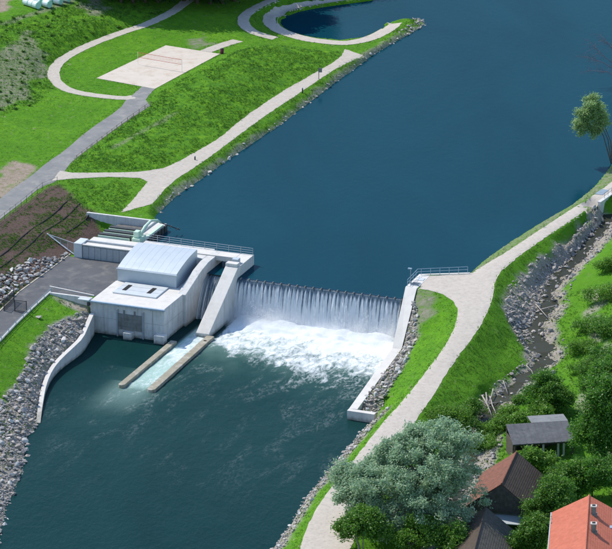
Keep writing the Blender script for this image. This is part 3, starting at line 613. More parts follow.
def make_sheet(name, poly, mat, lift=.05, ragged=.0, grid=.8):
    d = dense([Vector((p[0], p[1], 0)) for p in poly], .6, True); n = len(d); vs = []
    for i, p in enumerate(d):
        t = d[(i + 1) % n] - d[i - 1]; nn = Vector((-t.y, t.x, 0)).normalized()
        k = (float(fbm(np.array([p.x * 1.6]), np.array([p.y * 1.6]), 2, 21)[0]) - .5) * 2 * ragged
        vs.append((p + nn * k).to_2d())
    es = [(i, (i + 1) % n) for i in range(n)]
    a = np.array(vs); gx, gy = np.meshgrid(np.arange(a[:, 0].min(), a[:, 0].max(), grid), np.arange(a[:, 1].min(), a[:, 1].max(), grid))
    m = in_poly(gx.ravel(), gy.ravel(), vs)
    vs += [Vector((x, y)) for x, y in zip(gx.ravel()[m], gy.ravel()[m])]
    v, e, f, _, _, _ = delaunay_2d_cdt(vs, es, [], 1, 1e-4)
    a = np.array([(q.x, q.y) for q in v]); z = gsample(ZZ, a[:, 0], a[:, 1]) + lift
    me = bpy.data.meshes.new(name); me.from_pydata([(x, y, zz) for (x, y), zz in zip(a, z)], [], [tuple(t) for t in f])
    bm = bmesh.new(); bm.from_mesh(me); bmesh.ops.recalc_face_normals(bm, faces=bm.faces)
    for fc in bm.faces:
        if fc.normal.z < 0: fc.normal_flip()
    bd = [e for e in bm.edges if len(e.link_faces) == 1]
    for e in bd: e.smooth = False
    ex = bmesh.ops.extrude_edge_only(bm, edges=bd)['geom']
    for q in ex:
        if isinstance(q, bmesh.types.BMVert): q.co.z -= .25
    bm.to_mesh(me); bm.free(); me.shade_smooth()
    return link_mesh(name, me, mat)
lifts = {'branch_path': .053, 'court_access': .057, 'loop_path': .061, 'court_path': .049, 'sand_court': .065, 'meadow_path': .041}
for nm, (poly, m, _) in sheets.items():
    tag(make_sheet(nm, poly, M[m], lifts.get(nm, .045), 0 if nm in ('sand_court', 'yard', 'road') else .16), kind='structure')

# ------------------------------------------------------------------ water
def grid_mesh(name, xs, ys, zfun, smooth=True):
    X, Y = np.meshgrid(xs, ys); Z = zfun(X, Y)
    I = np.arange(X.size).reshape(X.shape)
    return np_mesh(name, np.stack([X, Y, Z], -1).reshape(-1, 3), np.stack([I[:-1, :-1], I[:-1, 1:], I[1:, 1:], I[1:, :-1]], -1).reshape(-1, 4), smooth), X, Y
def uvw(X, Y):                                       # world arrays to the dam frame
    dx, dy = X - ORG.x, Y - ORG.y
    return dx * E1.x + dy * E1.y, dx * E2.x + dy * E2.y
# upper river: level sheet whose outline runs under the banks and along the weir crest
river_poly = [W(-8, .32), W(29.1, .32), W(29.6, 9.05)] + offs(wl_right, -1.2, 0)[0:] + [Vector((420, 880, 0)), Vector((120, 880, 0)), Vector((150, 420, 0))] + offs(wl_pond, 2.2, 0)[::-1][1:-1] \
    + [at(405, 25, 0), at(392, 34, 0), at(374, 45, 0)] + offs(wl_left, 1.6, 0)[:12][::-1] + [W(-22.6, 18.7), W(-20.6, 17), W(-20.6, 7.4), W(-8, 7.4)]
def flat_sheet(name, poly, z, mat):
    v, e, f, _, _, _ = delaunay_2d_cdt([Vector((p[0], p[1])) for p in poly], [(i, (i + 1) % len(poly)) for i in range(len(poly))], [], 1, 1e-4)
    me = bpy.data.meshes.new(name); me.from_pydata([(q.x, q.y, z) for q in v], [], [tuple(t) for t in f])
    bm = bmesh.new(); bm.from_mesh(me)
    for fc in bm.faces:
        fc.normal_update()
        if fc.normal.z < 0: fc.normal_flip()
    bm.to_mesh(me); bm.free(); return tag(link_mesh(name, me, mat), kind='structure')
flat_sheet('river_upstream', river_poly, 0.0, M['water_up'])

# lower river with foam and standing turbulence under the weir
us = np.concatenate([np.arange(-60, -22, 3.0), np.arange(-22, 36, .4), np.arange(36, 48, 2.0)]); vs_ = np.concatenate([[-700, -400, -260], np.arange(-170, -60, 2.5), np.arange(-60, .9, .4)])
U, V = np.meshgrid(us, vs_)
sm = lambda a, b, x: (lambda t: t * t * (3 - 2 * t))(np.clip((x - a) / (b - a), 0, 1))
wob = (fbm(U * .12, V * .10, 4, 31) - .5)
wob2 = (fbm(U * .3, V * .22, 4, 33) - .5)
reach = -8.5 - U * .13 + wob * 12 + wob2 * 7                              # where the solid foam ends
over = sm(.2, 1.8, U) * (1 - sm(29.4, 32.5, U + V * .08))
foam = over * (1 - sm(-5, 9.0, reach - V)) * (1.0 - .22 * sm(2, 9, -V) + wob2 * .5 * sm(3, 8, -V))
foam = np.maximum(foam, over * .60 * (1 - sm(0, 14, reach - 4 - V)))
foam = np.maximum(foam, sm(-3.6, -2.9, U) * (1 - sm(-.2, .3, U)) * sm(-36, -26, V) * .42 * (V < -2))    # gate channel between the guide walls
foam = np.maximum(foam, sm(-3.6, -2.9, U) * (1 - sm(-.2, .3, U)) * sm(-30, -22, V) * (1 - sm(-14, -9, V)) * .56 * (V < -2))
foam = np.maximum(foam, sm(-7.5, -3, U) * (1 - sm(-1.5, 3, U)) * sm(-56, -37, V) * .36 * (V < -36))
churn = over * sm(-46 + wob * 22, -14, V)
churn = np.maximum(churn, sm(-12, -4, U) * (1 - sm(0, 10, U)) * sm(-75, -38, V) * (V < -30) * .8)
churn = np.maximum(churn, sm(-3.6, -2.9, U) * (1 - sm(-.2, .3, U)) * (V > -40))
churn = np.clip(np.maximum(churn, .34 * sm(-100, -55, V) * sm(-16, -6, U + wob * 12) * (V < -34)), 0, 1)
amp = np.clip(foam - .25, 0, 1)
Z = W2 + amp * ((fbm(U * .55, V * .55, 5, 41) - .42) * 1.7 + over * np.exp(-((V + 3.0) / 2.6) ** 2) * .5) + churn * (fbm(U * .45, V * .45, 4, 44) - .5) * .28 + (fbm(U * .2, V * .2, 3, 47) - .5) * .08
I = np.arange(U.size).reshape(U.shape)
lo = link_mesh('river_downstream', np_mesh('river_downstream', np.stack([ORG.x + E1.x * U + E2.x * V, ORG.y + E1.y * U + E2.y * V, Z], -1).reshape(-1, 3),
               np.stack([I[:-1, :-1], I[:-1, 1:], I[1:, 1:], I[1:, :-1]], -1).reshape(-1, 4), True), M['water_down'])
milk = sm(-3.8, -3.2, U) * (1 - sm(-.4, .2, U)) * sm(-41, -36, V) * (V < -2) * (.85 + .5 * wob)
milk = np.maximum(milk, sm(-8, -3, U) * (1 - sm(-1, 3, U)) * sm(-52, -38, V) * (V < -36) * .3)
milk = np.clip(np.maximum(milk, over * sm(-26 + wob * 24, -10, V) * (.30 + wob)), 0, 1)
for nm, A in (('foam', foam), ('churn', churn), ('milk', milk)):
    lo.data.attributes.new(nm, 'FLOAT', 'POINT').data.foreach_set('value', A.astype(np.float32).ravel())
tag(lo, kind='structure')

# ------------------------------------------------------------------ dam frame builders
def dam_thing(name, label, cat, u, v, z, group=None):
    t = thing(name, label, cat, W(u, v, z), DA, group); t['_o'] = (u, v, z); return t
def D(t): return MB(tuple(t['_o']))
# weir with flow splitters
weir = dam_thing('weir', 'long concrete weir wall across the river beneath the falling water', 'weir', 14.5, 0, -8)
D(weir).extrude([(1.2, -3.6), (1.2, -.35), (.5, -.16), (-.1, -.22), (-.35, -.6), (-.5, -7.9), (1.2, -7.9)], 'x', .25, 29.2).build('weir_body', M['concrete_wet'], weir)
sp_me = None
TEETH = [.9 + i * (28.0 - .9) / 19 for i in range(20)]
for tu in TEETH:
    if sp_me is None:
        b = MB((0, 0, 0)); b.extrude([(.45, -.1), (.3, .1), (.1, .16), (-.3, .13), (-.5, .02), (-.2, -.12)], 'x', -.06, .06); o = b.build('splitter', M['panel_grey'], weir, bevel=.02); sp_me = o.data
    else: o = link_mesh('splitter', sp_me, None, weir)
    o.location = (tu - 14.5, 0, 8)
for bu in (2.2, 4.2, 5.8):
    b = D(weir); b.hexa([(bu, -2.6, -7), (bu + .7, -2.6, -7), (bu + .7, -1.9, -7), (bu, -1.9, -7)], [(bu + .1, -2.5, W2 + .45), (bu + .6, -2.5, W2 + .45), (bu + .6, -2.0, W2 + .45), (bu + .1, -2.0, W2 + .45)]).build('baffle_block', M['concrete_wet'], weir)

def nappe(name, u0, u1, vtop, ztop, vfoot, zfoot, mat, label, du=.12, teeth=True, drop0=.0):
    us = np.arange(u0, u1 + 1e-6, du); ts = np.linspace(0, 1, 30); U, T = np.meshgrid(us, ts)
    V = vtop + (vfoot - vtop) * np.minimum(1, T ** .62); Zp = ztop + (zfoot - ztop) * T ** 1.55
    d = np.ones(U.shape) * 9.0; tooth = np.zeros(U.shape)
    if teeth:
        for tu in TEETH: d = np.minimum(d, np.abs(U - tu))
        tooth = np.exp(-((d - .32) / .2) ** 2) * np.clip(T * 4, 0, 1) * np.clip(1.5 - T, 0, 1) - .8 * np.exp(-(d / .16) ** 2) * np.clip(1 - T * 1.3, 0, 1)
    V = V - (fbm(U * 1.3, T * 1.5, 4, 51) - .5) * .7 * np.clip(T * 2, 0.02, 1) - (fbm(U * 5, T * 2.2, 2, 52) - .5) * .3 * np.clip(T * 2, 0.0, 1)
    Zp = Zp - (vfoot < -4) * 0 + (fbm(U * .7, T * 0, 3, 55) - .5) * .06
    me = np_mesh(name, np.stack([U, V, Zp], -1).reshape(-1, 3), (lambda I: np.stack([I[:-1, :-1], I[:-1, 1:], I[1:, 1:], I[1:, :-1]], -1).reshape(-1, 4))(np.arange(U.size).reshape(U.shape)), True)
    for nm, A in (('fall', T ** 1.2 - .55 * np.clip(1 - T * 3.2, 0, 1)), ('tooth', tooth)):
        me.attributes.new(nm, 'FLOAT', 'POINT').data.foreach_set('value', A.astype(np.float32).ravel())
    o = link_mesh(name, me, mat); o.location = W(0, 0, 0); o.rotation_euler = (0, 0, DA)
    return tag(o, label, None, None, 'structure')
nappe('waterfall', .3, 29.3, .34, .03, -1.9, W2 - .15, M['nappe'], 'white and blue curtain of water falling over the long weir')
nappe('gate_waterfall', -5.35, -2.0, 1.5, -.15, -4.6, W2 - .1, M['nappe_gate'], 'dark streaked water pouring through the narrow gate beside the powerhouse', .1, False)

# spray: drops thrown up at the foot of the fall
n = 16000
su = .8 + 28.4 * rng.random(n); k = rng.random(n)
lump = fbm(su * .28, su * 0 + 3.3, 3, 61); lump = np.clip((lump - .38) * 3.4, 0.05, 1)
keepm = rng.random(n) < lump; su = su[keepm]; m_ = len(su)
sv = -2.1 - np.abs(rng.normal(0, 1.5, m_)); sz = W2 + .2 + np.abs(rng.normal(0, 1.0, m_)) * (.6 + 1.7 * np.clip((fbm(su * .28, su * 0 + 3.3, 3, 61) - .38) * 3.4, 0, 1)) * np.exp(-np.abs(sv + 2) * .30)
sr = .015 + .03 * rng.random(m_) ** 2
oc = np.array([(1, 0, 0), (-1, 0, 0), (0, 1, 0), (0, -1, 0), (0, 0, 1.3), (0, 0, -1.3)]); of_ = np.array([(0, 2, 4), (2, 1, 4), (1, 3, 4), (3, 0, 4), (2, 0, 5), (1, 2, 5), (3, 1, 5), (0, 3, 5)])
sp = np.stack([su, sv, sz], -1)
spray = link_mesh('spray', np_mesh('spray', (sp[:, None] + oc[None] * sr[:, None, None]).reshape(-1, 3), (of_[None] + (np.arange(m_) * 6)[:, None, None]).reshape(-1, 3), True), M['spray'])
spray.location = W(0, 0, 0); spray.rotation_euler = (0, 0, DA); tag(spray, 'white spray drops at the foot of the long waterfall', 'spray', None, 'stuff')

# mist hanging over the foot of the fall: a closed body of fine spray
mi = MB((0, 0, 0)); mi.extrude([(-1.2, 0), (-6.8, 0), (-5.6, 1.6), (-3.0, 3.6), (-1.4, 4.4)], 'x', .6, 28.9)
mist = mi.build('mist', M['mist']); mist.location = W(0, 0, W2 + .1); mist.rotation_euler = (0, 0, DA); tag(mist, 'white mist rising at the foot of the long waterfall', 'mist', None, 'stuff')

# wing pier between gate and weir, with its sloping top
PT = 1.75
pier = dam_thing('pier', 'pale concrete pier with long sloping top between narrow gate and weir', 'pier', -.8, -2, -8)
D(pier).extrude([(7.4, -7.8), (7.4, PT), (.2, PT), (-12.3, -5.35), (-12.7, -5.6), (-12.7, -7.8)], 'x', -2.0, .3).build('pier_body', M['concrete_pale'], pier, bevel=.04)
D(pier).box(-2.0, .1, .3, 1.5, PT + .003, PT + .55).build('hoist_plinth', M['concrete_pale'], pier, bevel=.03)
D(pier).box(-1.5, -.4, 1.9, 3.0, PT + .003, PT + .8).build('control_box', M['sheet_metal'], pier, bevel=.03)
bridge = dam_thing('gate_bridge', 'flat concrete service bridge over the narrow spillway gate', 'bridge', -6, 5.6, 1)
D(bridge).box(-10.2, -2.01, 4.3, 7.35, 1.05, PT - .004).build('bridge_deck', M['concrete_pale'], bridge, bevel=.04)
D(bridge).box(-10.2, -2.01, 4.3, 4.55, PT, PT + .18).build('kerb', M['concrete_pale'], bridge)
gate = dam_thing('spillway_gate', 'dark steel flap gate between powerhouse wall and pier', 'gate', -3.7, 1.5, -4)
D(gate).extrude([(1.9, -3.5), (1.75, -.25), (1.45, -.22), (1.3, -.5), (.9, -3.5)], 'x', -5.38, -2.02).build('gate_leaf', M['dark_steel'], gate)
D(gate).extrude([(1.2, -8), (1.2, -3.4), (-1.5, -4.6), (-4.5, -6.8), (-5, -8)], 'x', -5.39, -2.01).build('sill', M['concrete_wet'], gate)

def railing(t, pts, h=1.1, post_every=2.0, r=.035, mat='steel', rails=(1.0, .52), posts=True):
    """posts and rails as parts; pts in the thing's frame"""
    ps = [Vector(p) for p in pts]; L = 0; cum = [0]
    for a, b in zip(ps, ps[1:]): L += (b - a).length; cum.append(L)
    n = max(1, round(L / post_every))
    def along(s):
        for i in range(len(ps) - 1):
            if s <= cum[i + 1] + 1e-6: return ps[i].lerp(ps[i + 1], (s - cum[i]) / max(1e-6, cum[i + 1] - cum[i]))
        return ps[-1]
    me = None
    for i in range(n + 1):
        q = along(L * i / n)
        if me is None:
            b = MB(); b.tube([(0, 0, -.05), (0, 0, h)], r * 1.15, 6); o = b.build('post', M[mat], t); me = o.data
        else: o = link_mesh('post', me, None, t)
        o.location = q - Vector(t['_o'])
    for f in rails:
        b = D(t); b.tube([p + Vector((0, 0, h * f)) for p in ps], r, 6); b.build('rail', M[mat], t)
bl = dam_thing('bridge_railing', 'thin steel railing along the upstream edge of bridge and powerhouse', 'railing', -10, 7.2, PT)
railing(bl, [(-19.6, 7.9, PT), (-10.2, 7.5, PT), (.15, 7.25, PT)], 1.15, 2.1, .035, 'steel', (1.0, .66, .33))

# guide walls downstream
g1 = dam_thing('guide_wall', 'low narrow guide wall at the powerhouse corner, left of the outflow', 'wall', -4.1, -28, -8)
D(g1).hexa([(-4.7, -17.0, -7.9), (-4.7, -38.3, -7.9), (-4.4, -38.8, -7.9), (-3.9, -38.8, -7.9), (-3.6, -38.3, -7.9), (-3.6, -17.0, -7.9)],
           [(-4.7, -17.0, -5.8), (-4.7, -38.3, -5.8), (-4.4, -38.8, -5.8), (-3.9, -38.8, -5.8), (-3.6, -38.3, -5.8), (-3.6, -17.0, -5.8)]).build('wall_body', M['concrete_algae'], g1, bevel=.05)
g2 = dam_thing('guide_wall', 'low long guide wall running on from the sloping pier', 'wall', .8, -26, -8)
D(g2).hexa([(-.1, -12.72, -7.9), (.35, -38.6, -7.9), (.75, -39.1, -7.9), (1.35, -39.1, -7.9), (1.7, -38.6, -7.9), (1.25, -12.72, -7.9)],
           [(-.1, -12.72, -5.8), (.35, -38.6, -5.8), (.75, -39.1, -5.8), (1.35, -39.1, -5.8), (1.7, -38.6, -5.8), (1.25, -12.72, -5.8)]).build('wall_body', M['concrete_algae'], g2, bevel=.05)
b = D(g2); b.tube([(.62, -15.2, -5.9), (.62, -15.2, -5.785)], .28, 10); b.build('drain_hole', M['black'], g2)

# ------------------------------------------------------------------ powerhouse
ph = dam_thing('powerhouse', 'grey concrete powerhouse with curved sheet metal roof beside the weir', 'powerhouse', -12.5, -8, -8)
FV = -16.8
D(ph).box(-19.0, -5.9, FV, 2.4, -8, YARD).build('wall', M['concrete'], ph, bevel=.04)
D(ph).box(-18.95, -5.95, FV + .05, -6.35, YARD + .002, YARD + .05).build('deck', M['concrete_pale'], ph)
# channel wall rising towards the bridge
D(ph).extrude([(7.3, -7.9), (7.3, PT + .004), (1.2, PT + .004), (-2.0, 1.2), (-8.8, YARD + .02), (-8.8, -7.9)], 'x', -6.9, -5.4).build('channel_wall', M['concrete'], ph, bevel=.04)
D(ph).box(-19.6, -6.92, 2.41, 7.9, -3, PT - .006).build('headworks', M['concrete'], ph, bevel=.04)
# curved roof housing
prof = [(-6.3, YARD + .06)] + [(-6.3, 1.45)]
for i in range(13):
    t = i / 12; prof.append((-6.15 + 9.0 * t, 1.62 + 1.5 * math.sin(t * math.pi / 2) ** .9))
prof += [(2.85, YARD + .06)]
D(ph).extrude(prof, 'x', -18.7, -8.1).build('roof', M['sheet_metal'], ph)
rf = ph.children[-1]
# standing seams of the roof sheets as separate ribs
for i in range(1, 9):
    uu = -18.7 + 10.6 * i / 9
    b = D(ph); 
    q = [(v, z + .012) for v, z in prof[2:-1]]; q2 = [(v, z - .05) for v, z in reversed(prof[2:-1])]
    b.extrude(q + q2, 'x', uu - .025, uu + .025); o = b.build('roof_seam', M['sheet_metal'], ph); o.parent = rf
D(ph).box(-18.85, -7.95, -6.5, -6.32, 1.36, 1.5).build('fascia', M['sheet_metal'], ph)
ha = D(ph).box(-17.0, -9.2, -12.3, -6.9, YARD + .052, YARD + .28).build('hatch', M['hatch_metal'], ph, bevel=.03)
for uu in (-15.9, -11.5):
    o = D(ph).box(uu, uu + .7, -10.9, -8.2, YARD + .282, YARD + .33).build('vent_slot', M['black'], ph); o.parent = ha
for vv in (-10.5, -8.7):
    o = D(ph).box(-16.9, -9.3, vv - .02, vv + .02, YARD + .275, YARD + .30).build('seam', M['steel'], ph); o.parent = ha
for uu in (-16.6, -7.9):
    D(ph).box(uu - .025, uu + .025, FV - .006, FV - .001, -6.6, YARD - .15).build('joint', M['joint'], ph)
D(ph).box(-18.9, -14.3, FV - .007, FV - .002, -3.52, -3.48).build('joint', M['joint'], ph)
D(ph).box(-9.4, -6.0, FV - .007, FV - .002, -3.52, -3.48).build('joint', M['joint'], ph)
for vv in (-13.2,): D(ph).box(-5.899, -5.893, vv - .025, vv + .025, -6.6, YARD - .1).build('joint', M['joint'], ph)
D(ph).box(-5.899, -5.892, -16.7, -8.9, -3.52, -3.48).build('joint', M['joint'], ph)
# front: gate panel with guides, lifting lugs, outlet blocks
pn = D(ph).box(-14.0, -9.7, FV - .28, FV - .003, -5.0, -2.35).build('gate_panel', M['panel_grey'], ph, bevel=.03)
for zz in (-4.35, -3.7, -3.05):
    o = D(ph).box(-13.9, -9.8, FV - .34, FV - .283, zz - .05, zz + .05).build('stiffener', M['panel_grey'], ph); o.parent = pn
for uu in (-14.25, -9.69):
    D(ph).box(uu, uu + .24, FV - .3, FV - .003, -6.6, -1.6).build('gate_guide', M['steel'], ph)
for uu in (-13.1, -11.2):
    o = D(ph).box(uu, uu + .22, FV - .16, FV - .003, -2.345, -1.7).build('lifting_lug', M['panel_grey'], ph); o.parent = pn
D(ph).box(-12.7, -11.2, FV - 1.3, FV - .003, -7, -5.15).build('outlet_block', M['concrete_pale'], ph, bevel=.04)
D(ph).box(-7.2, -5.4, FV - 1.4, FV - .003, -7, -4.95).build('outlet_block', M['concrete_pale'], ph, bevel=.04)
# crane rail along the front edge with its winch box
cr = dam_thing('winch_rail', 'blue grey steel rail with winch box along the powerhouse front edge', 'rail', -12.5, FV - .3, YARD)
D(cr).box(-20.0, -5.6, FV - .55, FV - .15, YARD - .12, YARD + .16).build('beam', M['steel_blue'], cr, bevel=.02)
D(cr).box(-20.9, -18.9, FV - .9, FV + .1, YARD + .165, YARD + .36).build('winch_box', M['hatch_metal'], cr, bevel=.03)
D(cr).box(-19.3, -18.9, FV - .75, FV - .15, YARD - .75, YARD - .125).build('hook_block', M['dark_steel'], cr, bevel=.03)
for uu in (-17, -14, -11, -8.2, -6): D(cr).box(uu, uu + .18, FV - .5, FV + .25, YARD - .3, YARD - .122).build('bracket', M['steel'], cr)

# ------------------------------------------------------------------ intake
it = dam_thing('intake', 'concrete intake basin with dark trash channels behind the yard', 'intake', -25, 10, -4)
D(it).extrude([(-35.3, .9), (-35.3, 1.6), (-22.3, 1.6), (-22.3, -4), (-31.5, -4)], 'y', 18.45, 18.95).build('back_wall', M['concrete'], it, bevel=.03)
D(it).box(-22.8, -22.3, 12.0, 18.44, -4, 1.55).build('side_wall', M['concrete'], it, bevel=.03)
D(it).box(-29.0, -20.0, 2.75, 7.3, -2, 1.45).build('platform', M['concrete_pale'], it, bevel=.03)
D(it).box(-28.9, -20.2, 4.35, 4.6, 1.452, 1.75).build('upstand', M['steel'], it)
D(it).box(-30.5, -29.01, 2.3, 5.2, -1.6, 1.75).build('switch_cabinet', M['hatch_metal'], it, bevel=.04)
for i in range(8):
    D(it).box(-28.95 + i * 1.12, -28.95 + i * 1.12 + 1.09, 2.5, 2.745, -1.2, 1.3).build('panel', M['steel'], it, bevel=.03)
D(it).box(-29.0, -20.0, 2.42, 2.9, 1.453, 1.62).build('coping', M['concrete_pale'], it)
D(it).box(-29.2, -22.81, 7.31, 18.3, -3.5, .3).build('basin_floor', M['concrete_wet'], it)
for k, vv in enumerate((8.4, 10.3, 12.4)):
    bm_ = D(it).box(-28.6 + k * .12, -22.82, vv, vv + .75, .9, 1.75).build('trash_channel', M['dark_steel'], it, bevel=.03)
    o = D(it).box(-28.6 + k * .12, -22.82, vv - .26, vv - .005, .9, 1.5).build('channel_rim', M['pale_green'], it); o.parent = bm_
D(it).box(-22.29, -20.4, 7.31, 18.9, -4, 1.2).build('rack_deck', M['concrete_pale'], it, bevel=.03)
for i in range(8):
    D(it).box(-20.39, -20.15, 7.6 + i * 1.42, 8.6 + i * 1.42, -3.5, 1.1).build('rack_screen', M['dark_steel'], it)
rk = dam_thing('trash_rake', 'pale green rake crane with jointed arm reaching over the water', 'crane', -21.4, 11, 1.2)
D(rk).box(-22.1, -20.6, 7.6, 10.2, 1.205, 1.9).build('carriage', M['pale_green'], rk, bevel=.06)
D(rk).box(-21.95, -21.0, 8.0, 9.2, 1.905, 3.0).build('cabin', M['pale_green'], rk, bevel=.08)
b = D(rk); b.tube([(-21.3, 9.4, 1.8), (-21.2, 11.2, 2.9), (-21.0, 13.4, 3.4)], .30, 8, .24); b.build('boom', M['pale_green'], rk, True)
b = D(rk); b.tube([(-21.0, 13.3, 3.4), (-20.6, 15.3, 2.9), (-20.4, 16.2, 2.2)], .22, 8, .18); b.build('dipper_arm', M['pale_green'], rk, True)
b = D(rk); b.tube([(-21.25, 10.0, 2.0), (-21.15, 12.3, 2.75)], .10, 6); b.build('cylinder', M['steel'], rk)
b = D(rk); b.tube([(-20.4, 16.2, 2.2), (-18.9, 16.8, 1.6), (-17.2, 17.2, 1.0)], .09, 6); b.tube([(-18.6, 16.2, 1.5), (-18.9, 17.5, 1.5)], .08, 6); b.tube([(-17.6, 16.5, 1.15), (-17.8, 17.9, 1.1)], .08, 6); b.build('rake_head', M['dark_steel'], rk)
D(rk).box(-20.9, -20.45, 8.0, 17.6, 1.206, 1.42).build('track', M['pale_green'], rk)

# ------------------------------------------------------------------ walls of the banks
ww = dam_thing('wing_wall', 'grey triangular retaining wall left of the powerhouse front', 'wall', -22.7, -15.9, -3)
D(ww).extrude([(-26.7, -1.3), (-26.7, -.6), (-19.01, -.6), (-19.01, -3.6), (-22, -3.2)], 'y', -16.2, -15.75).build('wall_body', M['concrete'], ww, bevel=.03)
yr = dam_thing('yard_railing', 'thin railing and kerb along the yard edge above the triangular wall', 'railing', -23, -15.5, YARD)
railing(yr, [(-26.4, -13.0, YARD), (-19.4, -14.3, YARD)], .5, 1.8, .03, 'mesh_wire', (1.0,))
D(yr).hexa([(-28, -13.2, YARD - .1), (-19.3, -14.75, YARD - .1), (-19.3, -14.5, YARD - .1), (-28, -12.95, YARD - .1)], [(-28, -13.2, YARD + .18), (-19.3, -14.75, YARD + .18), (-19.3, -14.5, YARD + .18), (-28, -12.95, YARD + .18)]).build('kerb', M['concrete_pale'], yr)

def strip_wall(name, label, cat, top, thick, zbot, mat, side=1, extra=None):
    """wall whose water face follows the polyline top; thickness to the right of its direction"""
    base = top[len(top) // 2].copy(); base.z = zbot
    t = thing(name, label, cat, base); back = offs(top, -thick * side); n = len(top); vs, fs = [], []
    for i in range(n):
        a, b = top[i], back[i]
        vs += [(a.x, a.y, zbot), (a.x, a.y, a.z), (b.x, b.y, a.z), (b.x, b.y, zbot)]
    for i in range(n - 1):
        k = 4 * i
        fs += [(k, k + 4, k + 5, k + 1), (k + 1, k + 5, k + 6, k + 2), (k + 2, k + 6, k + 7, k + 3)]
    fs += [(0, 1, 2, 3), (4 * n - 1, 4 * n - 2, 4 * n - 3, 4 * n - 4)]
    MB(base).add(vs, fs).build('wall_body', mat, t)
    return t
strip_wall('quay_wall', 'curved pale concrete quay wall sinking into the river at the stone bank', 'wall', cwl, .7, -8.4, M['concrete_pale'])
rtop = [W(29.0, 2.4, 1.28), W(31.6, -11.2, -4.4), W(34.1, -38.0, -4.8)]
rw = dam_thing('abutment_wall', 'long bright concrete wall right of the waterfall, with L shaped end', 'wall', 31.5, -12, -8)
D(rw).hexa([(29.0, 9.0, -8), (29.0, 2.4, -8), (31.0, 2.2, -8), (30.9, 9.2, -8)], [(29.0, 9.0, 1.28), (29.0, 2.4, 1.28), (31.0, 2.2, 1.28), (30.9, 9.2, 1.28)]).build('abutment', M['concrete_pale'], rw)
D(rw).hexa([(29.0, 2.39, -8), (31.6, -11.2, -8), (33.1, -10.9, -8), (31.0, 2.19, -8)], [(29.0, 2.39, 1.277), (31.6, -11.2, -4.4), (33.1, -10.9, -4.4), (31.0, 2.19, 1.277)]).build('sloping_wall', M['concrete_pale'], rw)
D(rw).hexa([(31.6, -11.21, -8), (34.1, -38.0, -8), (35.4, -37.8, -8), (33.1, -10.91, -8)], [(31.6, -11.21, -4.403), (34.1, -38.0, -4.8), (35.4, -37.8, -4.8), (33.1, -10.91, -4.403)]).build('low_wall', M['concrete_pale'], rw)
D(rw).hexa([(34.1, -38.9, -8), (38.6, -39.0, -8), (38.6, -38.02, -8), (34.1, -38.01, -8)], [(34.1, -38.9, -4.803), (38.6, -39.0, -4.803), (38.6, -38.02, -4.803), (34.1, -38.01, -4.803)]).build('end_return', M['concrete_pale'], rw)
gr_ = dam_thing('grating', 'blue grey steel grating over the shaft on the right abutment', 'grating', 30, 4.6, 1.28)
D(gr_).box(29.4, 30.8, 3.5, 5.0, 1.283, 1.36).build('frame', M['steel_blue'], gr_)
for i in range(6): D(gr_).box(29.5 + i * .21, 29.6 + i * .21, 3.6, 4.9, 1.362, 1.40).build('bar', M['dark_steel'], gr_)
D(gr_).box(29.5, 30.7, 6.2, 7.4, 1.283, 1.36).build('cover', M['hatch_metal'], gr_)
rr = dam_thing('abutment_railing', 'blue grey railing round the water edge of the gravel plaza', 'railing', 30, 8, 1.28)
pe = at(470, 272.8, 1.15) - ORG
railing(rr, [(29.15, 2.9, 1.28), (28.95, 8.6, 1.28), (pe.dot(E1) - .3, pe.dot(E2) - .3, 1.18)], 1.1, 1.6, .04, 'steel_blue', (1.0, .55))
pk = D(rr); pp0, pp1 = Vector((30.9, 9.25, 0)), Vector((pe.dot(E1), pe.dot(E2), 0))
D(rr).hexa([(28.95, 8.95, -2), (pp1.x, pp1.y - .45, -2), (pp1.x, pp1.y + .05, -2), (28.95, 9.4, -2)], [(28.95, 8.95, 1.24), (pp1.x, pp1.y - .45, 1.2), (pp1.x, pp1.y + .05, 1.2), (28.95, 9.4, 1.24)]).build('kerb_wall', M['concrete_pale'], rr)
lp = dam_thing('gauge_mast', 'thin steel mast with small head at the weir end of the right abutment', 'mast', 28.7, 4.3, 1.2)
b = D(lp); b.tube([(29.2, 4.3, 1.28), (29.2, 4.3, 3.75)], .05, 6); b.build('pole', M['steel'], lp)
D(lp).box(28.75, 29.4, 4.15, 4.45, 3.76, 3.95).build('head', M['steel_blue'], lp, bevel=.02)
D(lp).box(29.05, 29.35, 4.15, 4.45, 1.283, 1.6).build('base', M['steel'], lp)

# ------------------------------------------------------------------ stones
def rock_mesh(seed, flat=.7):
    r = random.Random(seed); bm = bmesh.new()
    for i in range(15):
        d = Vector((r.gauss(0, 1), r.gauss(0, 1), r.gauss(0, 1))).normalized()
        d = Vector((d.x * r.uniform(.8, 1.05), d.y * r.uniform(.62, .85), d.z * flat * r.uniform(.75, 1.0))); bm.verts.new(d * .5)
    res = bmesh.ops.convex_hull(bm, input=bm.verts)
    bmesh.ops.delete(bm, geom=[v for v in bm.verts if not v.link_faces], context='VERTS')
    bmesh.ops.triangulate(bm, faces=bm.faces)
    me = bpy.data.meshes.new('stone'); bm.to_mesh(me); bm.free(); return me
ROCK = {}
for key in ('stone', 'stone_warm', 'stone_white'):
    ROCK[key] = [rock_mesh(100 + i) for i in range(7)]
    for me in ROCK[key]: me.materials.append(M[key])
RV = [np.array([v.co for v in me.vertices]) for me in ROCK['stone']]; RF = [np.array([p.vertices[:] for p in me.polygons]) for me in ROCK['stone']]
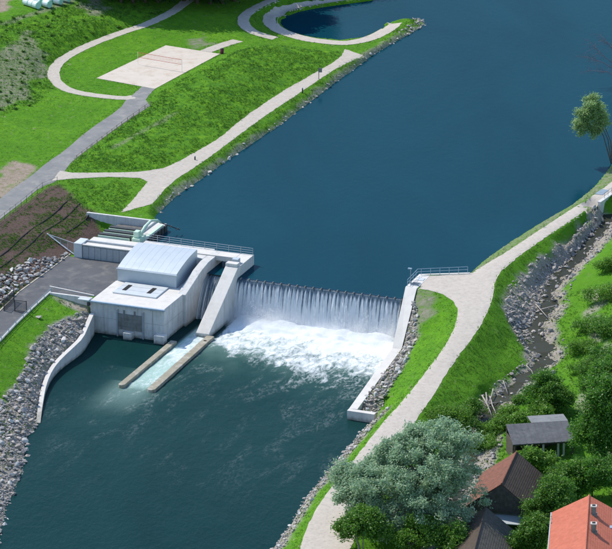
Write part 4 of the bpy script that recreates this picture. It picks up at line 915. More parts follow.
def rotmats(n):
    q = rng.normal(size=(n, 4)); q /= np.linalg.norm(q, axis=1)[:, None]; w, x, y, z = q.T
    return np.stack([np.stack([1 - 2 * (y * y + z * z), 2 * (x * y - z * w), 2 * (x * z + y * w)], -1), np.stack([2 * (x * y + z * w), 1 - 2 * (x * x + z * z), 2 * (y * z - x * w)], -1), np.stack([2 * (x * z - y * w), 2 * (y * z + x * w), 1 - 2 * (x * x + y * y)], -1)], 1)
def scatter(poly, n, dmin, tries=30, zmin=None, zmax=None):
    """well spread random points in a plan polygon"""
    xs = [p[0] for p in poly]; ys = [p[1] for p in poly]; cell = {}; out = []
    m = n * tries; X = rng.uniform(min(xs), max(xs), m); Y = rng.uniform(min(ys), max(ys), m); ok = in_poly(X, Y, poly); Zg = gsample(ZZ, X, Y)
    for x, y, z in zip(X[ok], Y[ok], Zg[ok]):
        if zmin is not None and z < zmin: continue
        if zmax is not None and z > zmax: continue
        k = (int(x // dmin), int(y // dmin))
        if any((x - a) ** 2 + (y - b) ** 2 < dmin * dmin for i in (-1, 0, 1) for j in (-1, 0, 1) for a, b in cell.get((k[0] + i, k[1] + j), ())): continue
        cell.setdefault(k, []).append((x, y)); out.append((x, y, z))
        if len(out) >= n: break
    return out
def rubble(name, pts, size, mat, parent, base):
    """many small stones as one mesh"""
    n = len(pts)
    if not n: return
    P = np.array(pts); R3 = rotmats(n); s = size[0] + (size[1] - size[0]) * rng.random(n) ** 1.8; V, F, off = [], [], 0
    for i in range(n):
        k = i % len(RV); v = (RV[k] * s[i]) @ R3[i].T * np.array([1, 1, .8]) + P[i] + np.array([0, 0, s[i] * .2]) - np.array(base); V.append(v); F.append(RF[k] + off); off += len(v)
    o = link_mesh(name, np_mesh(name, np.concatenate(V), np.concatenate(F)), M[mat], parent); o['kind'] = 'stuff'; return o
def stone_field(name, label, cat, polys_big, n_big, d_big, s_big, n_small, s_small, mats=('stone',), small_mat='stone', zmin=None, polys_small=None, zmax=None):
    polys_big = [p for p in polys_big]
    c = sum((Vector((p[0], p[1], 0)) for p in polys_big[0]), Vector()) / len(polys_big[0]); base = Vector((c.x, c.y, Hs(c.x, c.y)))
    t = thing(name, label, cat, base); pts = []
    for poly in polys_big: pts += scatter(poly, n_big, d_big, 40, zmin, zmax)
    random.shuffle(pts); extra = pts[300:]; pts = pts[:300]
    for i, (x, y, z) in enumerate(pts):
        s = s_big[0] + (s_big[1] - s_big[0]) * random.random() ** 1.5
        o = link_mesh('stone', random.choice(ROCK[random.choice(mats)]), None, t); o.location = Vector((x, y, z + s * .22)) - base
        o.rotation_euler = (random.gauss(0, .35), random.gauss(0, .35), random.uniform(0, 6.28)); o.scale = (s, s * random.uniform(.85, 1.1), s * random.uniform(.75, 1.0))
    sm_ = list(extra)
    for poly in (polys_small or polys_big): sm_ += scatter(poly, n_small, s_small[0] * .8, 25, zmin, zmax)
    rubble('rubble', sm_, s_small, small_mat, t, base); return t
stone_field('riprap', 'bank of grey broken boulders below the road left of the river', 'stone bank', [stone_l], 520, .88, (.85, 1.55), 2600, (.35, .8), ('stone', 'stone_white', 'stone_warm', 'stone_warm'), 'stone', W2 - .5)
stone_field('rock_slope', 'grey boulders at the foot of the planted slope beside the yard road', 'stone bank', [S((19, 288, -.5), (0, 304, -.5), (-15, 318, -.5), (-15, 300, .2), (2, 275, .5), (16, 266, .5), (34, 258, .3), (52, 256, 0), (66, 252, -.2), (68, 255, -.5), (43.7, 272, -.6))], 130, 1.0, (.8, 1.6), 260, (.3, .7), ('stone', 'stone', 'stone_white'))
stone_field('stone_strip', 'pale boulders behind the long concrete wall right of the waterfall', 'stone bank', [behind_r], 150, .8, (.6, 1.35), 700, (.25, .6), ('stone_white', 'stone_warm', 'stone'), 'stone_warm')
stone_field('bank_stones', 'narrow strip of pale stones along the lower right river bank', 'stone bank', [strip_r], 150, .75, (.5, 1.1), 900, (.25, .55), ('stone_white', 'stone_warm', 'stone'), 'stone_warm', W2 - .4)
stone_field('shore_stones', 'thin line of grey stones along the upper left river shore', 'stone bank', [offs(wl_left, .9) + offs(wl_left, -.5)[::-1]], 150, .9, (.5, 1.1), 420, (.2, .5), ('stone', 'stone_white'), 'stone', -.4, None, .5)
stone_field('spit_stones', 'heap of grey boulders round the tip of the grassy spit', 'stone bank', [offs(wl_left[13:18], 1.8) + offs(wl_left[13:18], -1.6)[::-1]], 34, .9, (.5, 1.1), 90, (.25, .6), ('stone', 'stone'), 'stone', -1.0)
stone_field('creek_stones', 'pale boulders and rubble lining the small stony creek', 'stone bank', [offs(ck[2:40], 4.0) + offs(ck[2:40], 1.0)[::-1], offs(ck[2:40], -1.0) + offs(ck[2:40], -2.8)[::-1], offs(ck[2:40], 1.3) + offs(ck[2:40], -1.3)[::-1]], 120, .85, (.5, 1.3), 900, (.22, .55), ('stone_warm', 'stone', 'stone'), 'stone')
stone_field('scree', 'steep scree of grey and blue rocks between path and creek', 'stone bank', [creek_scree], 110, 1.05, (.5, 1.25), 800, (.22, .6), ('stone_warm', 'stone', 'stone_warm'), 'stone_warm')
stone_field('dark_scree', 'small heap of dark blue grey stones on the creek bank', 'stone bank', [S((504, 312, -1), (514, 308, -1.6), (521, 324, -2.8), (514, 333, -3), (506, 326, -2.4))], 30, .7, (.5, 1.0), 120, (.25, .6), ('stone',), 'panel_grey')

# creek pools stepping down
ok_ = ~np.isnan(WZ); cell_ = ok_[:-1, :-1] & ok_[:-1, 1:] & ok_[1:, 1:] & ok_[1:, :-1]
I_ = np.arange(XX.size).reshape(XX.shape); F_ = np.stack([I_[:-1, :-1], I_[:-1, 1:], I_[1:, 1:], I_[1:, :-1]], -1)[cell_]
used_, inv_ = np.unique(F_.ravel(), return_inverse=True)
tag(link_mesh('creek', np_mesh('creek', np.stack([XX.ravel()[used_], YY.ravel()[used_], WZ.ravel()[used_]], -1), inv_.reshape(-1, 4), True), M['water_creek']), kind='structure')

# driftwood by the creek
logs = [((482, 399), (492, 418), .13), ((486, 396), (489, 416), .11), ((490, 400), (497, 417), .12), ((479, 404), (494, 411), .10), ((484, 412), (499, 404), .09), ((493, 396), (487, 409), .10), ((526, 373), (534, 381), .09), ((503, 388), (508, 397), .08), ((540, 312), (556, 309), .14), ((536, 306), (548, 320), .10)]
logl = ['longest pale log in the driftwood heap by the creek', 'straight pale log standing in the driftwood heap', 'right pale log of the driftwood heap', 'crossing pale log in the driftwood heap', 'thin pole leaning right across the driftwood heap', 'short log at the top of the driftwood heap', 'curved pale branch lying across the middle creek pool', 'short stick by the lower creek pool', 'grey log laid as sill across the upper creek', 'thin grey stick beside the upper creek sill']
for (a, b_, rad), lb in zip(logs, logl):
    pa, pb = at(a[0], a[1], -4.4), at(b_[0], b_[1], -4.6); pa = at(a[0], a[1], Hs(pa.x, pa.y)); pb = at(b_[0], b_[1], Hs(pb.x, pb.y))
    pa.z = Hs(pa.x, pa.y) + .45; pb.z = Hs(pb.x, pb.y) + .3
    if 'pool' in lb: pa.z = Hs(pa.x, pa.y) + .9
    mid = pa.lerp(pb, .5) + Vector((random.uniform(-.3, .3), random.uniform(-.3, .3), .12)); base = Vector((pa.x, pa.y, pa.z - .4))
    m1 = MB(base); m1.tube([pa, pa.lerp(mid, .5), mid, mid.lerp(pb, .5), pb], rad, 7, rad * .6)
    o = m1.build('log', M['driftwood'], None, True); o.location = base; tag(o, lb, 'log', 'driftwood by the creek')

# ------------------------------------------------------------------ foliage
def leaf_cloud(centers, spread, n, size, up=.35, squash=.8):
    """rhombic leaf faces around clump centres -> verts, faces"""
    C_ = np.asarray(centers, float); wk = rng.random(len(C_)) ** 1.3 + .08; k = rng.choice(len(C_), n, p=wk / wk.sum())
    sp = np.asarray(spread, float); sp = sp[k][:, None] if sp.ndim else sp
    P = C_[k] + rng.normal(size=(n, 3)) * sp * np.array([1, 1, squash])
    nrm = rng.normal(size=(n, 3)); nrm[:, 2] = np.abs(nrm[:, 2]) + up; nrm /= np.linalg.norm(nrm, axis=1)[:, None]
    a = np.cross(nrm, rng.normal(size=(n, 3))); a /= np.linalg.norm(a, axis=1)[:, None]; b = np.cross(nrm, a)
    s = (size[0] + (size[1] - size[0]) * rng.random(n))[:, None]
    V = np.stack([P - a * s, P + b * s * .45 , P + a * s, P - b * s * .45], 1).reshape(-1, 3)
    return V, np.arange(4 * n).reshape(n, 4)
def crown_centers(lobes, per=26, shell=.75):
    """clump centres through the lobes, denser towards the surface; lobes: (x,y,z,rx,rz)"""
    out = []; lobes = list(lobes)
    for (x, y, z, rx, rz) in list(lobes):          # smaller boughs that break the outline
        if rx < 1: continue
        for _ in range(3):
            d = rng.normal(size=3); d /= np.linalg.norm(d); d[2] = abs(d[2]) * .9 - .15; f = rng.uniform(.3, .5)
            lobes.append((x + d[0] * rx * .95, y + d[1] * rx * .95, z + d[2] * rz * .98, rx * f, rz * f))
    for (x, y, z, rx, rz) in lobes:
        m = max(6, int(per * rx * rx / 4)); d = rng.normal(size=(m, 3)); d /= np.linalg.norm(d, axis=1)[:, None]
        r = shell + (1 - shell) * rng.random(m) ** .5; r = np.where(rng.random(m) < .22, rng.random(m) * shell, r)
        r *= .78 + .46 * rng.random(m)
        out.append(np.array([x, y, z]) + d * r[:, None] * np.array([rx, rx, rz]))
    return np.concatenate(out)
def tree(name, label, cat, base, h, lobes, leaves, leaf, mat, trunk_r=.3, bark='bark', group=None, spread=.55, per=26, stems=1, lean=(0, 0), fork=.35, limbs=7):
    """base: world point; lobes relative to base; trunk with limbs that reach into the crown"""
    t = thing(name, label, cat, base, 0, group); cen = crown_centers(lobes, per)
    V, F = leaf_cloud(cen, spread, leaves, leaf)
    link_mesh('crown', np_mesh('crown', V, F), M[mat], t)
    tb = MB(); r = random.Random(int(base.x * 100) % 9999)
    for s in range(stems):
        off = Vector((r.uniform(-.5, .5), r.uniform(-.5, .5), 0)) * (stems > 1)
        top = Vector((lean[0] + r.uniform(-.4, .4) + off.x * 3, lean[1] + r.uniform(-.4, .4) + off.y * 3, h * .72))
        p = [off + Vector((0, 0, -.4)), off + Vector((lean[0] * .15, lean[1] * .15, h * .16)), off.lerp(top, .5) + Vector((r.uniform(-.3, .3), r.uniform(-.3, .3), 0)), top]
        p[2].z = h * fork + (h * .72 - h * fork) * .35
        tb.tube(p, trunk_r, 7, trunk_r * .25)
        for i in range(limbs):
            f = r.uniform(.35, .9); o = p[1].lerp(p[2], f * 1.6) if f < .6 else p[2].lerp(p[3], (f - .6) * 2.2)
            c = Vector(cen[r.randrange(len(cen))]); c = o.lerp(c, .8)
            tb.tube([o, o.lerp(c, .5) + Vector((0, 0, .25)), c], trunk_r * .38, 5, trunk_r * .1)
    tb.build('trunk', M[bark], t, True)
    return t
def bush(name, label, cat, base, lobes, leaves, leaf, mat, group=None, spread=.35, per=30):
    t = thing(name, label, cat, base, 0, group); cen = crown_centers(lobes, per, .6); V, F = leaf_cloud(cen, spread, leaves, leaf)
    link_mesh('foliage', np_mesh('foliage', V, F), M[mat], t)
    tb = MB(); r = random.Random(int(base.x * 77) % 999)
    for i in range(5):
        c = Vector(cen[r.randrange(len(cen))]); tb.tube([(r.uniform(-.2, .2), r.uniform(-.2, .2), -.3), c * .5 + Vector((0, 0, .2)), c * .9], .06, 5, .02)
    tb.build('stem', M['bark'], t); return t
def gp(x, y, dz=0):
    """ground point seen at a pixel"""
    z = -2.0
    for _ in range(6): p = at(x, y, z); z = .5 * z + .5 * Hs(p.x, p.y)
    for _ in range(6): p = at(x, y, z); z = Hs(p.x, p.y)
    return Vector((p.x, p.y, Hs(p.x, p.y) + dz))

# big silver willow and its neighbours
tree('willow_tree', 'huge silvery grey green willow beside the gravel path', 'tree', gp(420, 540), 17,
     [(0, 0, 10.6, 4.8, 4.0), (-4.2, -1, 8.4, 4.0, 3.4), (4.0, 1.2, 11.2, 4.0, 3.8), (3.6, 3.4, 14.6, 3.2, 2.4), (-7.0, .6, 6.6, 3.2, 2.8), (-2.8, 3.2, 11.4, 3.4, 2.9), (5.6, -1.6, 7.4, 3.4, 3.4), (-9.6, 2.6, 5.2, 2.5, 2.2), (.6, -2.8, 6.6, 4.6, 3.6), (-6.2, 3.8, 9.4, 2.6, 2.1), (6.4, 2.6, 13.0, 2.5, 2.0), (-.2, 4.6, 13.6, 2.4, 1.7), (-4, -3, 4.6, 3.6, 2.6), (3.4, -3.4, 4.6, 3.4, 2.6)],
     110000, (.12, .25), 'leaf_willow', .5, 'bark', None, .44, 10, 3, (0, 0), .3, 16)
tree('willow_tree', 'smaller silver green willow hanging over the gravel path edge', 'tree', gp(366, 520), 8.5,
     [(0, 0, 6.0, 3.0, 2.4), (-2.0, 1, 5.2, 2.2, 2.0), (1.8, .5, 6.8, 2.4, 2.0), (-3.2, 2.5, 6.2, 1.8, 1.5)], 18000, (.13, .27), 'leaf_willow', .22, 'bark', None, .5, 24, 2)
tree('round_tree', 'mid green small tree in front of the huge willow with pale forked stems', 'tree', gp(362, 553), 6.4,
     [(0, 0, 4.2, 2.4, 1.7), (-2.0, .4, 3.6, 1.7, 1.3), (2.0, .6, 3.9, 2.0, 1.5), (.5, 1.0, 5.0, 1.8, 1.2)], 15300, (.12, .24), 'leaf_mid', .12, 'bark_grey', None, .42, 26, 3)
tree('round_tree', 'yellow green young tree under the right half of the huge willow', 'tree', gp(414, 562), 6.5,
     [(0, 0, 4.2, 2.2, 1.9), (1.6, .5, 5.0, 1.7, 1.5), (-1.6, .6, 3.4, 1.6, 1.3)], 11900, (.12, .24), 'leaf_bright', .13, 'bark_grey', None, .42, 26, 2)
tree('round_tree', 'dark green tree between the huge willow and the lowest barn', 'tree', gp(452, 566), 6.5, [(0, 0, 4.2, 2.2, 2.0), (-2.0, .6, 4.0, 1.8, 1.6), (0, 1, 2.8, 2.0, 1.8)], 11000, (.12, .24), 'leaf_mid', .15)
# shrubs where path, willow and creek meet
for x, y, rr, lb, mt in ((452, 424, 2.4, 'bright green shrub at the top left of the huge willow', 'leaf_bright'), (470, 416, 2.1, 'bright green shrub left of the driftwood heap', 'leaf_mid'), (462, 432, 2.2, 'rounded green shrub right behind the huge willow', 'leaf_mid'), (440, 420, 1.7, 'small green shrub between path and huge willow', 'leaf_bright'), (482, 450, 2.0, 'green shrub on the creek bank left of the brown barn', 'leaf_bright'), (492, 436, 1.8, 'light green shrub between driftwood heap and grey shed', 'leaf_bright'), (503, 428, 1.6, 'light green shrub at the left edge of the grey shed', 'leaf_bright'), (507, 418, 1.5, 'bright low shrub above the left corner of the grey shed', 'leaf_bright')):
    bush('shrub', lb, 'shrub', gp(x, y), [(0, 0, rr * .55, rr, rr * .6), (rr * .5, .3, rr * .5, rr * .7, rr * .5), (-rr * .6, -.2, rr * .45, rr * .7, rr * .45)], 4200, (.10, .2), mt)
# trees by the shed
tree('round_tree', 'dark green rounded tree just above the grey shed', 'tree', gp(542, 412), 6.6, [(0, 0, 3.6, 2.4, 2.2), (.5, .3, 5.2, 1.6, 1.3), (-.8, .2, 2.2, 2.0, 1.6)], 12800, (.11, .22), 'leaf_dark', .2, 'bark', None, .36, 34)
tree('round_tree', 'yellowish green rounded tree beside the dark one above the shed', 'tree', gp(556, 415), 5.2, [(0, 0, 2.8, 2.3, 2.0), (-.6, .2, 3.8, 1.6, 1.2), (1.0, 0, 2.2, 1.8, 1.5)], 11200, (.11, .22), 'leaf_mid', .18, 'bark', None, .36, 34)
tree('broadleaf_tree', 'tall dark green broadleaf tree at the right edge beside the shed', 'tree', gp(604, 468), 14, [(0, 0, 8.6, 3.6, 3.4), (-2.0, -.4, 6.2, 2.5, 2.6), (2.5, .5, 9.5, 3.2, 3.0), (-.4, 1, 11.8, 2.5, 2.2), (0, -1.2, 4.8, 2.8, 2.3), (3.5, -1, 6.4, 3.0, 2.8)], 41800, (.13, .25), 'leaf_dark', .4, 'bark', None, .5, 24)
tree('broadleaf_tree', 'bright green broadleaf tree at the right edge in front of the tall dark one', 'tree', gp(616, 462), 9, [(0, 0, 5.4, 3.2, 2.8), (-1.4, -.6, 4.2, 2.2, 2.0), (1, 0, 7.2, 2.4, 1.7)], 19000, (.13, .25), 'leaf_mid', .26, 'bark', None, .46, 26)
tree('broadleaf_tree', 'dark green tree at the right edge above the tall one', 'tree', gp(614, 412), 9, [(0, 0, 5.6, 3.4, 2.8), (-2.2, .4, 4.4, 2.4, 2.2), (-.5, 0, 7.4, 2.4, 1.8)], 19000, (.13, .25), 'leaf_dark', .26, 'bark', None, .46, 26)
tree('broadleaf_tree', 'bushy mid green tree between brown barn and orange house', 'tree', gp(549, 530), 8, [(0, 0, 4.6, 2.6, 2.4), (-1.6, .2, 3.0, 2.1, 1.9), (1.2, .4, 5.4, 2.1, 1.8), (.4, .8, 6.4, 1.5, 1.2), (-2.0, -.6, 1.9, 2.0, 1.7)], 22100, (.12, .23), 'leaf_mid', .24, 'bark', None, .42, 28)
tree('broadleaf_tree', 'leafy green tree in front of the open shed', 'tree', gp(570, 500), 6.2, [(0, 0, 3.4, 2.6, 2.0), (-2.2, .6, 3.0, 1.9, 1.7), (2.0, .4, 3.2, 2.3, 1.9), (.4, .8, 4.6, 1.7, 1.3)], 18700, (.12, .23), 'leaf_mid', .2, 'bark', None, .42, 28)
tree('broadleaf_tree', 'small dark green tree behind the ridge of the orange house', 'tree', gp(592, 500), 6.4, [(0, 0, 3.8, 2.8, 2.1), (2.4, .4, 4.4, 2.2, 1.8), (-2, .2, 3.0, 2.0, 1.7)], 15300, (.12, .23), 'leaf_dark', .2, 'bark', None, .42, 28)
tree('broadleaf_tree', 'dense green tree left of the orange house at the bottom edge', 'tree', gp(533, 556), 6.2, [(0, 0, 3.4, 2.2, 2.0), (.8, .2, 4.4, 1.7, 1.4), (-1.2, 0, 2.6, 1.7, 1.6)], 13600, (.12, .23), 'leaf_mid', .2, 'bark', None, .42, 28)
bush('shrub', 'sunlit yellow green shrub in front of the shed posts', 'shrub', gp(536, 470), [(0, 0, 1.8, 2.2, 1.6), (-1.8, .3, 1.5, 1.6, 1.3), (1.6, -.2, 1.3, 1.4, 1.1)], 4200, (.15, .28), 'leaf_bright')
bush('shrub', 'bright green vine shrub lying on the left end of the shed roof', 'shrub', gp(522, 430), [(0, 0, 1.6, 1.5, 1.2), (1.6, .6, 2.2, 1.6, .8), (3.2, 1.2, 2.7, 1.4, .6)], 3600, (.13, .25), 'leaf_bright')
for x, y, rr, lb, mt in ((603, 300, 2.4, 'broad low shrub on the right grass slope', 'leaf_bright'), (590, 330, 2.2, 'low shrub on the grass right of the creek pools', 'leaf_mid'), (606, 335, 2.6, 'leafy shrub at the right edge below the broad one', 'leaf_mid'), (582, 352, 1.8, 'lone leafy shrub right of the round creek pool', 'leaf_bright'), (610, 270, 2.0, 'bright shrub at the right edge near the culvert creek', 'leaf_bright'), (588, 372, 2.0, 'shrub above the bare patch at the right', 'leaf_mid'), (608, 362, 2.4, 'dark leafy shrub at the right edge above the trees', 'leaf_dark'), (519, 402, .8, 'tiny green bush on the gravel beside the lower creek', 'leaf_mid')):
    bush('shrub', lb, 'shrub', gp(x, y), [(0, 0, rr * .5, rr, rr * .55), (rr * .6, .3, rr * .42, rr * .7, rr * .45), (-rr * .6, -.3, rr * .42, rr * .7, rr * .45)], int(1500 * rr + 600), (.10, .2), mt)
# leaning tree over the reservoir
lb_ = gp(614, 163)
lt = thing('leaning_tree', 'pale green tree on thin leaning stems over the water at the right edge', 'tree', lb_)
def rel_px(x, y, ydepth):
    """point near the tree's own vertical plane, at depth offset ydepth metres, relative to its base"""
    d = (at(x, y, 0) - CAM).normalized(); t_ = (lb_.y + ydepth - CAM.y) / d.y
    return CAM + d * t_ - lb_
lobes = []
for x, y, r1, r2, dd in ((592, 104, 1.5, 1.3, -.5), (583, 113, 1.2, 1.3, -.8), (597, 110, 1.5, 1.5, .3), (590, 119, 1.6, 1.3, -.2), (602, 123, 1.1, 1.4, .3), (583, 129, 1.3, 1.0, -.5), (594, 132, 1.0, .9, .2), (579, 121, .9, .9, -.6)):
    q = rel_px(x, y, dd); lobes.append((q.x, q.y, q.z, r1, r2))
cen = crown_centers(lobes, 34, .6); V, F = leaf_cloud(cen, .4, 16150, (.12, .23)); link_mesh('crown', np_mesh('crown', V, F), M['leaf_pale'], lt)
for k, (x, y) in enumerate(((590, 112), (598, 118), (603, 122))):
    q = rel_px(x, y, 0); b = MB(); s = Vector((k * .35 - .4, k * .2, -.4)); b.tube([s, s + Vector((-.5 - k * .1, 0, 1.6)), q * .55 + Vector((.5, 0, -.2)), q], .13, 6, .05); b.build('stem', M['bark'], lt, True)
# bare branched tree above it
bb = gp(638, 96)
bt = thing('bare_tree', 'bare purplish branches reaching over the water at upper right', 'tree', bb)
def rel2(x, y, yd):
    d = (at(x, y, 0) - CAM).normalized(); return CAM + d * ((bb.y + yd - CAM.y) / d.y) - bb
b = MB()
main = [((628, 74), (606, 58), (590, 42)), ((630, 78), (602, 62), (584, 56)), ((630, 84), (608, 72), (588, 70)), ((628, 70), (612, 48), (600, 34))]
r_ = random.Random(5)
tw = MB()
for k, (p0, p1, p2) in enumerate(main):
    q0, q1, q2 = rel2(*p0, 0), rel2(*p1, -.4 + k * .2), rel2(*p2, -.6 + k * .3)
    b.tube([(0, 0, -.3), q0, q1, q2], .12, 6, .025)
    for i in range(34):
        f = r_.random(); o = q0.lerp(q1, f) if r_.random() < .35 else q1.lerp(q2, f)
        e = o + Vector((r_.uniform(-2.6, .6), r_.uniform(-1, 1), r_.uniform(-.9, 1.6))); tw.tube([o, o.lerp(e, .5) + Vector((0, 0, .12)), e], .018, 4, .007)
        for j in range(4):
            g = o.lerp(e, r_.uniform(.3, 1)); tw.tube([g, g + Vector((r_.uniform(-1.2, .3), r_.uniform(-.4, .4), r_.uniform(-.5, .8)))], .009, 3, .004)
b.build('trunk', M['twig_purple'], bt, True); tw.build('twigs', M['twig_purple'], bt)

# dark wood at the top
wt = None
spots = [(84, -6, 1.2), (98, -2, 1.25), (110, 0, 1.2), (121, 2, 1.3), (133, 3, 1.35), (145, 2, 1.4), (158, 2, 1.5), (184, 1, 1.55), (197, 3, 1.5), (210, 4, 1.5), (222, 3, 1.5), (234, 1, 1.5), (247, -6, 1.5), (262, -12, 1.5), (280, -15, 1.5), (297, -17, 1.5), (104, -10, 1.5), (122, -9, 1.6), (142, -10, 1.7), (163, -9, 1.7), (188, -9, 1.75), (208, -9, 1.75), (230, -10, 1.7), (252, -20, 1.6), (280, -26, 1.6), (310, -28, 1.5)]
protos = []
for i, (x, y, s) in enumerate(spots):
    b0 = gp(x, y)
    if i < 3:
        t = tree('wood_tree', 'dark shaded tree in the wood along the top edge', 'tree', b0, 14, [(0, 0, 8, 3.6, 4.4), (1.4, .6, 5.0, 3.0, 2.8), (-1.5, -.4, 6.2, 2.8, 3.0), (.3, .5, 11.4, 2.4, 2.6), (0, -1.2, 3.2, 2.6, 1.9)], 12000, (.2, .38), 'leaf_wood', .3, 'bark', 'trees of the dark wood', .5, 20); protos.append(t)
    else:
        t = copy_tree(protos[i % 3]); t.location = b0
    t.scale = (s, s, s * random.uniform(.9, 1.1)); t.rotation_euler = (0, 0, random.uniform(0, 6.28))

# ------------------------------------------------------------------ grass: tufts of blades
def tufts(name, n, hrange, mat, weight, blades=4, width=.06):
    nz = np.argwhere((weight > .02) & fine_area); j0, i0 = nz.min(0); j1, i1 = nz.max(0)
    X = rng.uniform(max(-72, GX[i0]), min(72, GX[i1]), n * 6); Y = rng.uniform(max(-125, GY[j0]), min(190, GY[j1]), n * 6); Zg = gsample(GZ, X, Y)
    w = gsample(weight, X, Y); ok = rng.random(len(X)) < w
    d = np.stack([X - CAM.x, Y - CAM.y, Zg - CAM.z], -1); dep = d @ np.array(FW); sx = 306 + FOC * d[:, 0] / dep; sy = 274.5 - FOC * (d @ np.array(UPV)) / dep
    ok &= (sx > -12) & (sx < 624) & (sy > -8) & (sy < 560)
    X, Y, Zg = X[ok][:n], Y[ok][:n], Zg[ok][:n]; m = len(X)
    h = (hrange[0] + (hrange[1] - hrange[0]) * rng.random((m, 1)) ** 1.6) * (.7 + .6 * fbm(X * .4, Y * .4, 2, 91)[:, None])
    a = rng.random((m, blades)) * 6.283; lean = .25 + .55 * rng.random((m, blades)); wd = width * (.6 + .8 * rng.random((m, blades)))
    bx = X[:, None] + rng.normal(0, .10, (m, blades)); by = Y[:, None] + rng.normal(0, .10, (m, blades)); bz = np.repeat(Zg[:, None] - .04, blades, 1)
    ca, sa = np.cos(a), np.sin(a)
    v0 = np.stack([bx - sa * wd, by + ca * wd, bz], -1); v1 = np.stack([bx + sa * wd, by - ca * wd, bz], -1)
    v2 = np.stack([bx + ca * lean * h, by + sa * lean * h, bz + h * (1 - .25 * lean)], -1)
    V = np.stack([v0, v1, v2], 2).reshape(-1, 3)
    o = link_mesh(name, np_mesh(name, V, np.arange(len(V)).reshape(-1, 3)), M[mat]); return tag(o, None, 'grass', None, 'stuff')
Uu, Vv = uvw(XX, YY)
dry_land = np.where((YY > -3) & ~((Uu > -31) & (Uu < 29) & (Vv < 0)), ZZ > .12, ZZ > W2 + .5) & (ZZ > W2 + .5)
upstream_side = (Vv > .5)
dry_land &= ~(upstream_side & (ZZ < .1) & (Uu < 31) & (Uu > -30))
struct_mask = ((Uu > -31) & (Uu < .5) & (Vv > -17.2) & (Vv < 18.9)) | ((Uu > 28) & (Uu < 31.2) & (Vv > 2) & (Vv < 9.2))
open_ground = (dry_land & ~SHEET & ~struct_mask).astype(float)
bare = np.clip(GRAV + MULCH + SOIL * .8 + DRY * .6, 0, 1)
g1_ = tufts('tall_grass', 62000, (.12, .42), 'blade_dark', open_ground * np.clip(ROUGH, 0, 1) * (1 - bare) * (.25 + .9 * (fbm(XX * .3, YY * .3, 3, 77) > .45)), 5, .045)
tag(g1_, 'tall rough meadow grass on the banks and the mound', 'grass')
g2_ = tufts('short_grass', 48000, (.05, .16), 'blade', open_ground * (1 - .8 * ROUGH) * (1 - bare), 5, .04)
tag(g2_, 'short bright green lawn grass', 'grass')
g5_ = tufts('verge_grass', 20000, (.08, .3), 'blade', (NEAR & ~SHEET) * open_ground * (1 - bare), 5, .045)
tag(g5_, 'uneven grass verge creeping over the path edges', 'grass')
# low planting on the mulch slope: rows of ground cover and retaining planks
mm = MULCH * open_ground * ((fbm(XX * .35, YY * .35, 3, 78) > .53) | (np.abs(((ROWD + 50) % 3.4) - .9) < .25))
g3_ = tufts('ground_cover', 3200, (.12, .34), 'blade', np.clip(mm + MULCH * open_ground * .05, 0, 1), 6, .06)
tag(g3_, 'green ground cover plants dotted over the brown planted slope', 'plants')
g4_ = tufts('bank_weeds', 14000, (.15, .45), 'blade', open_ground * (GRAV > .4) * (fbm(XX * .3, YY * .3, 3, 79) > .5) * .9, 6, .06)
tag(g4_, 'weeds growing between the stones of the banks', 'plants')
# rows of low shrubs of the rough hillside (dark dots)
hs = scatter(hill_poly, 150, 1.9, 40)
me_b = []
for i in range(3):
    cen = crown_centers([(0, 0, .35, .5, .35)], 60, .3); V, F = leaf_cloud(cen, .12, 170, (.10, .19)); me = np_mesh('foliage', V, F); me.materials.append(M['leaf_mid']); me_b.append(me)
for i, (x, y, z) in enumerate(hs):
    if gsample(NEAR.astype(float), x, y) > .05: continue
    if not (-10 < pix((x, y, z))[0] < 170 and pix((x, y, z))[1] > -4): continue
    o = link_mesh('scrub', me_b[i % 3], None); o.location = (x, y, z - .05); s = random.uniform(.4, 1.05); o.scale = (s, s, s * random.uniform(.6, 1.0)); o.rotation_euler = (0, 0, random.uniform(0, 6.28))
    tag(o, 'small dark scrub bush on the rough left hillside', 'bush', 'scrub on the hillside')

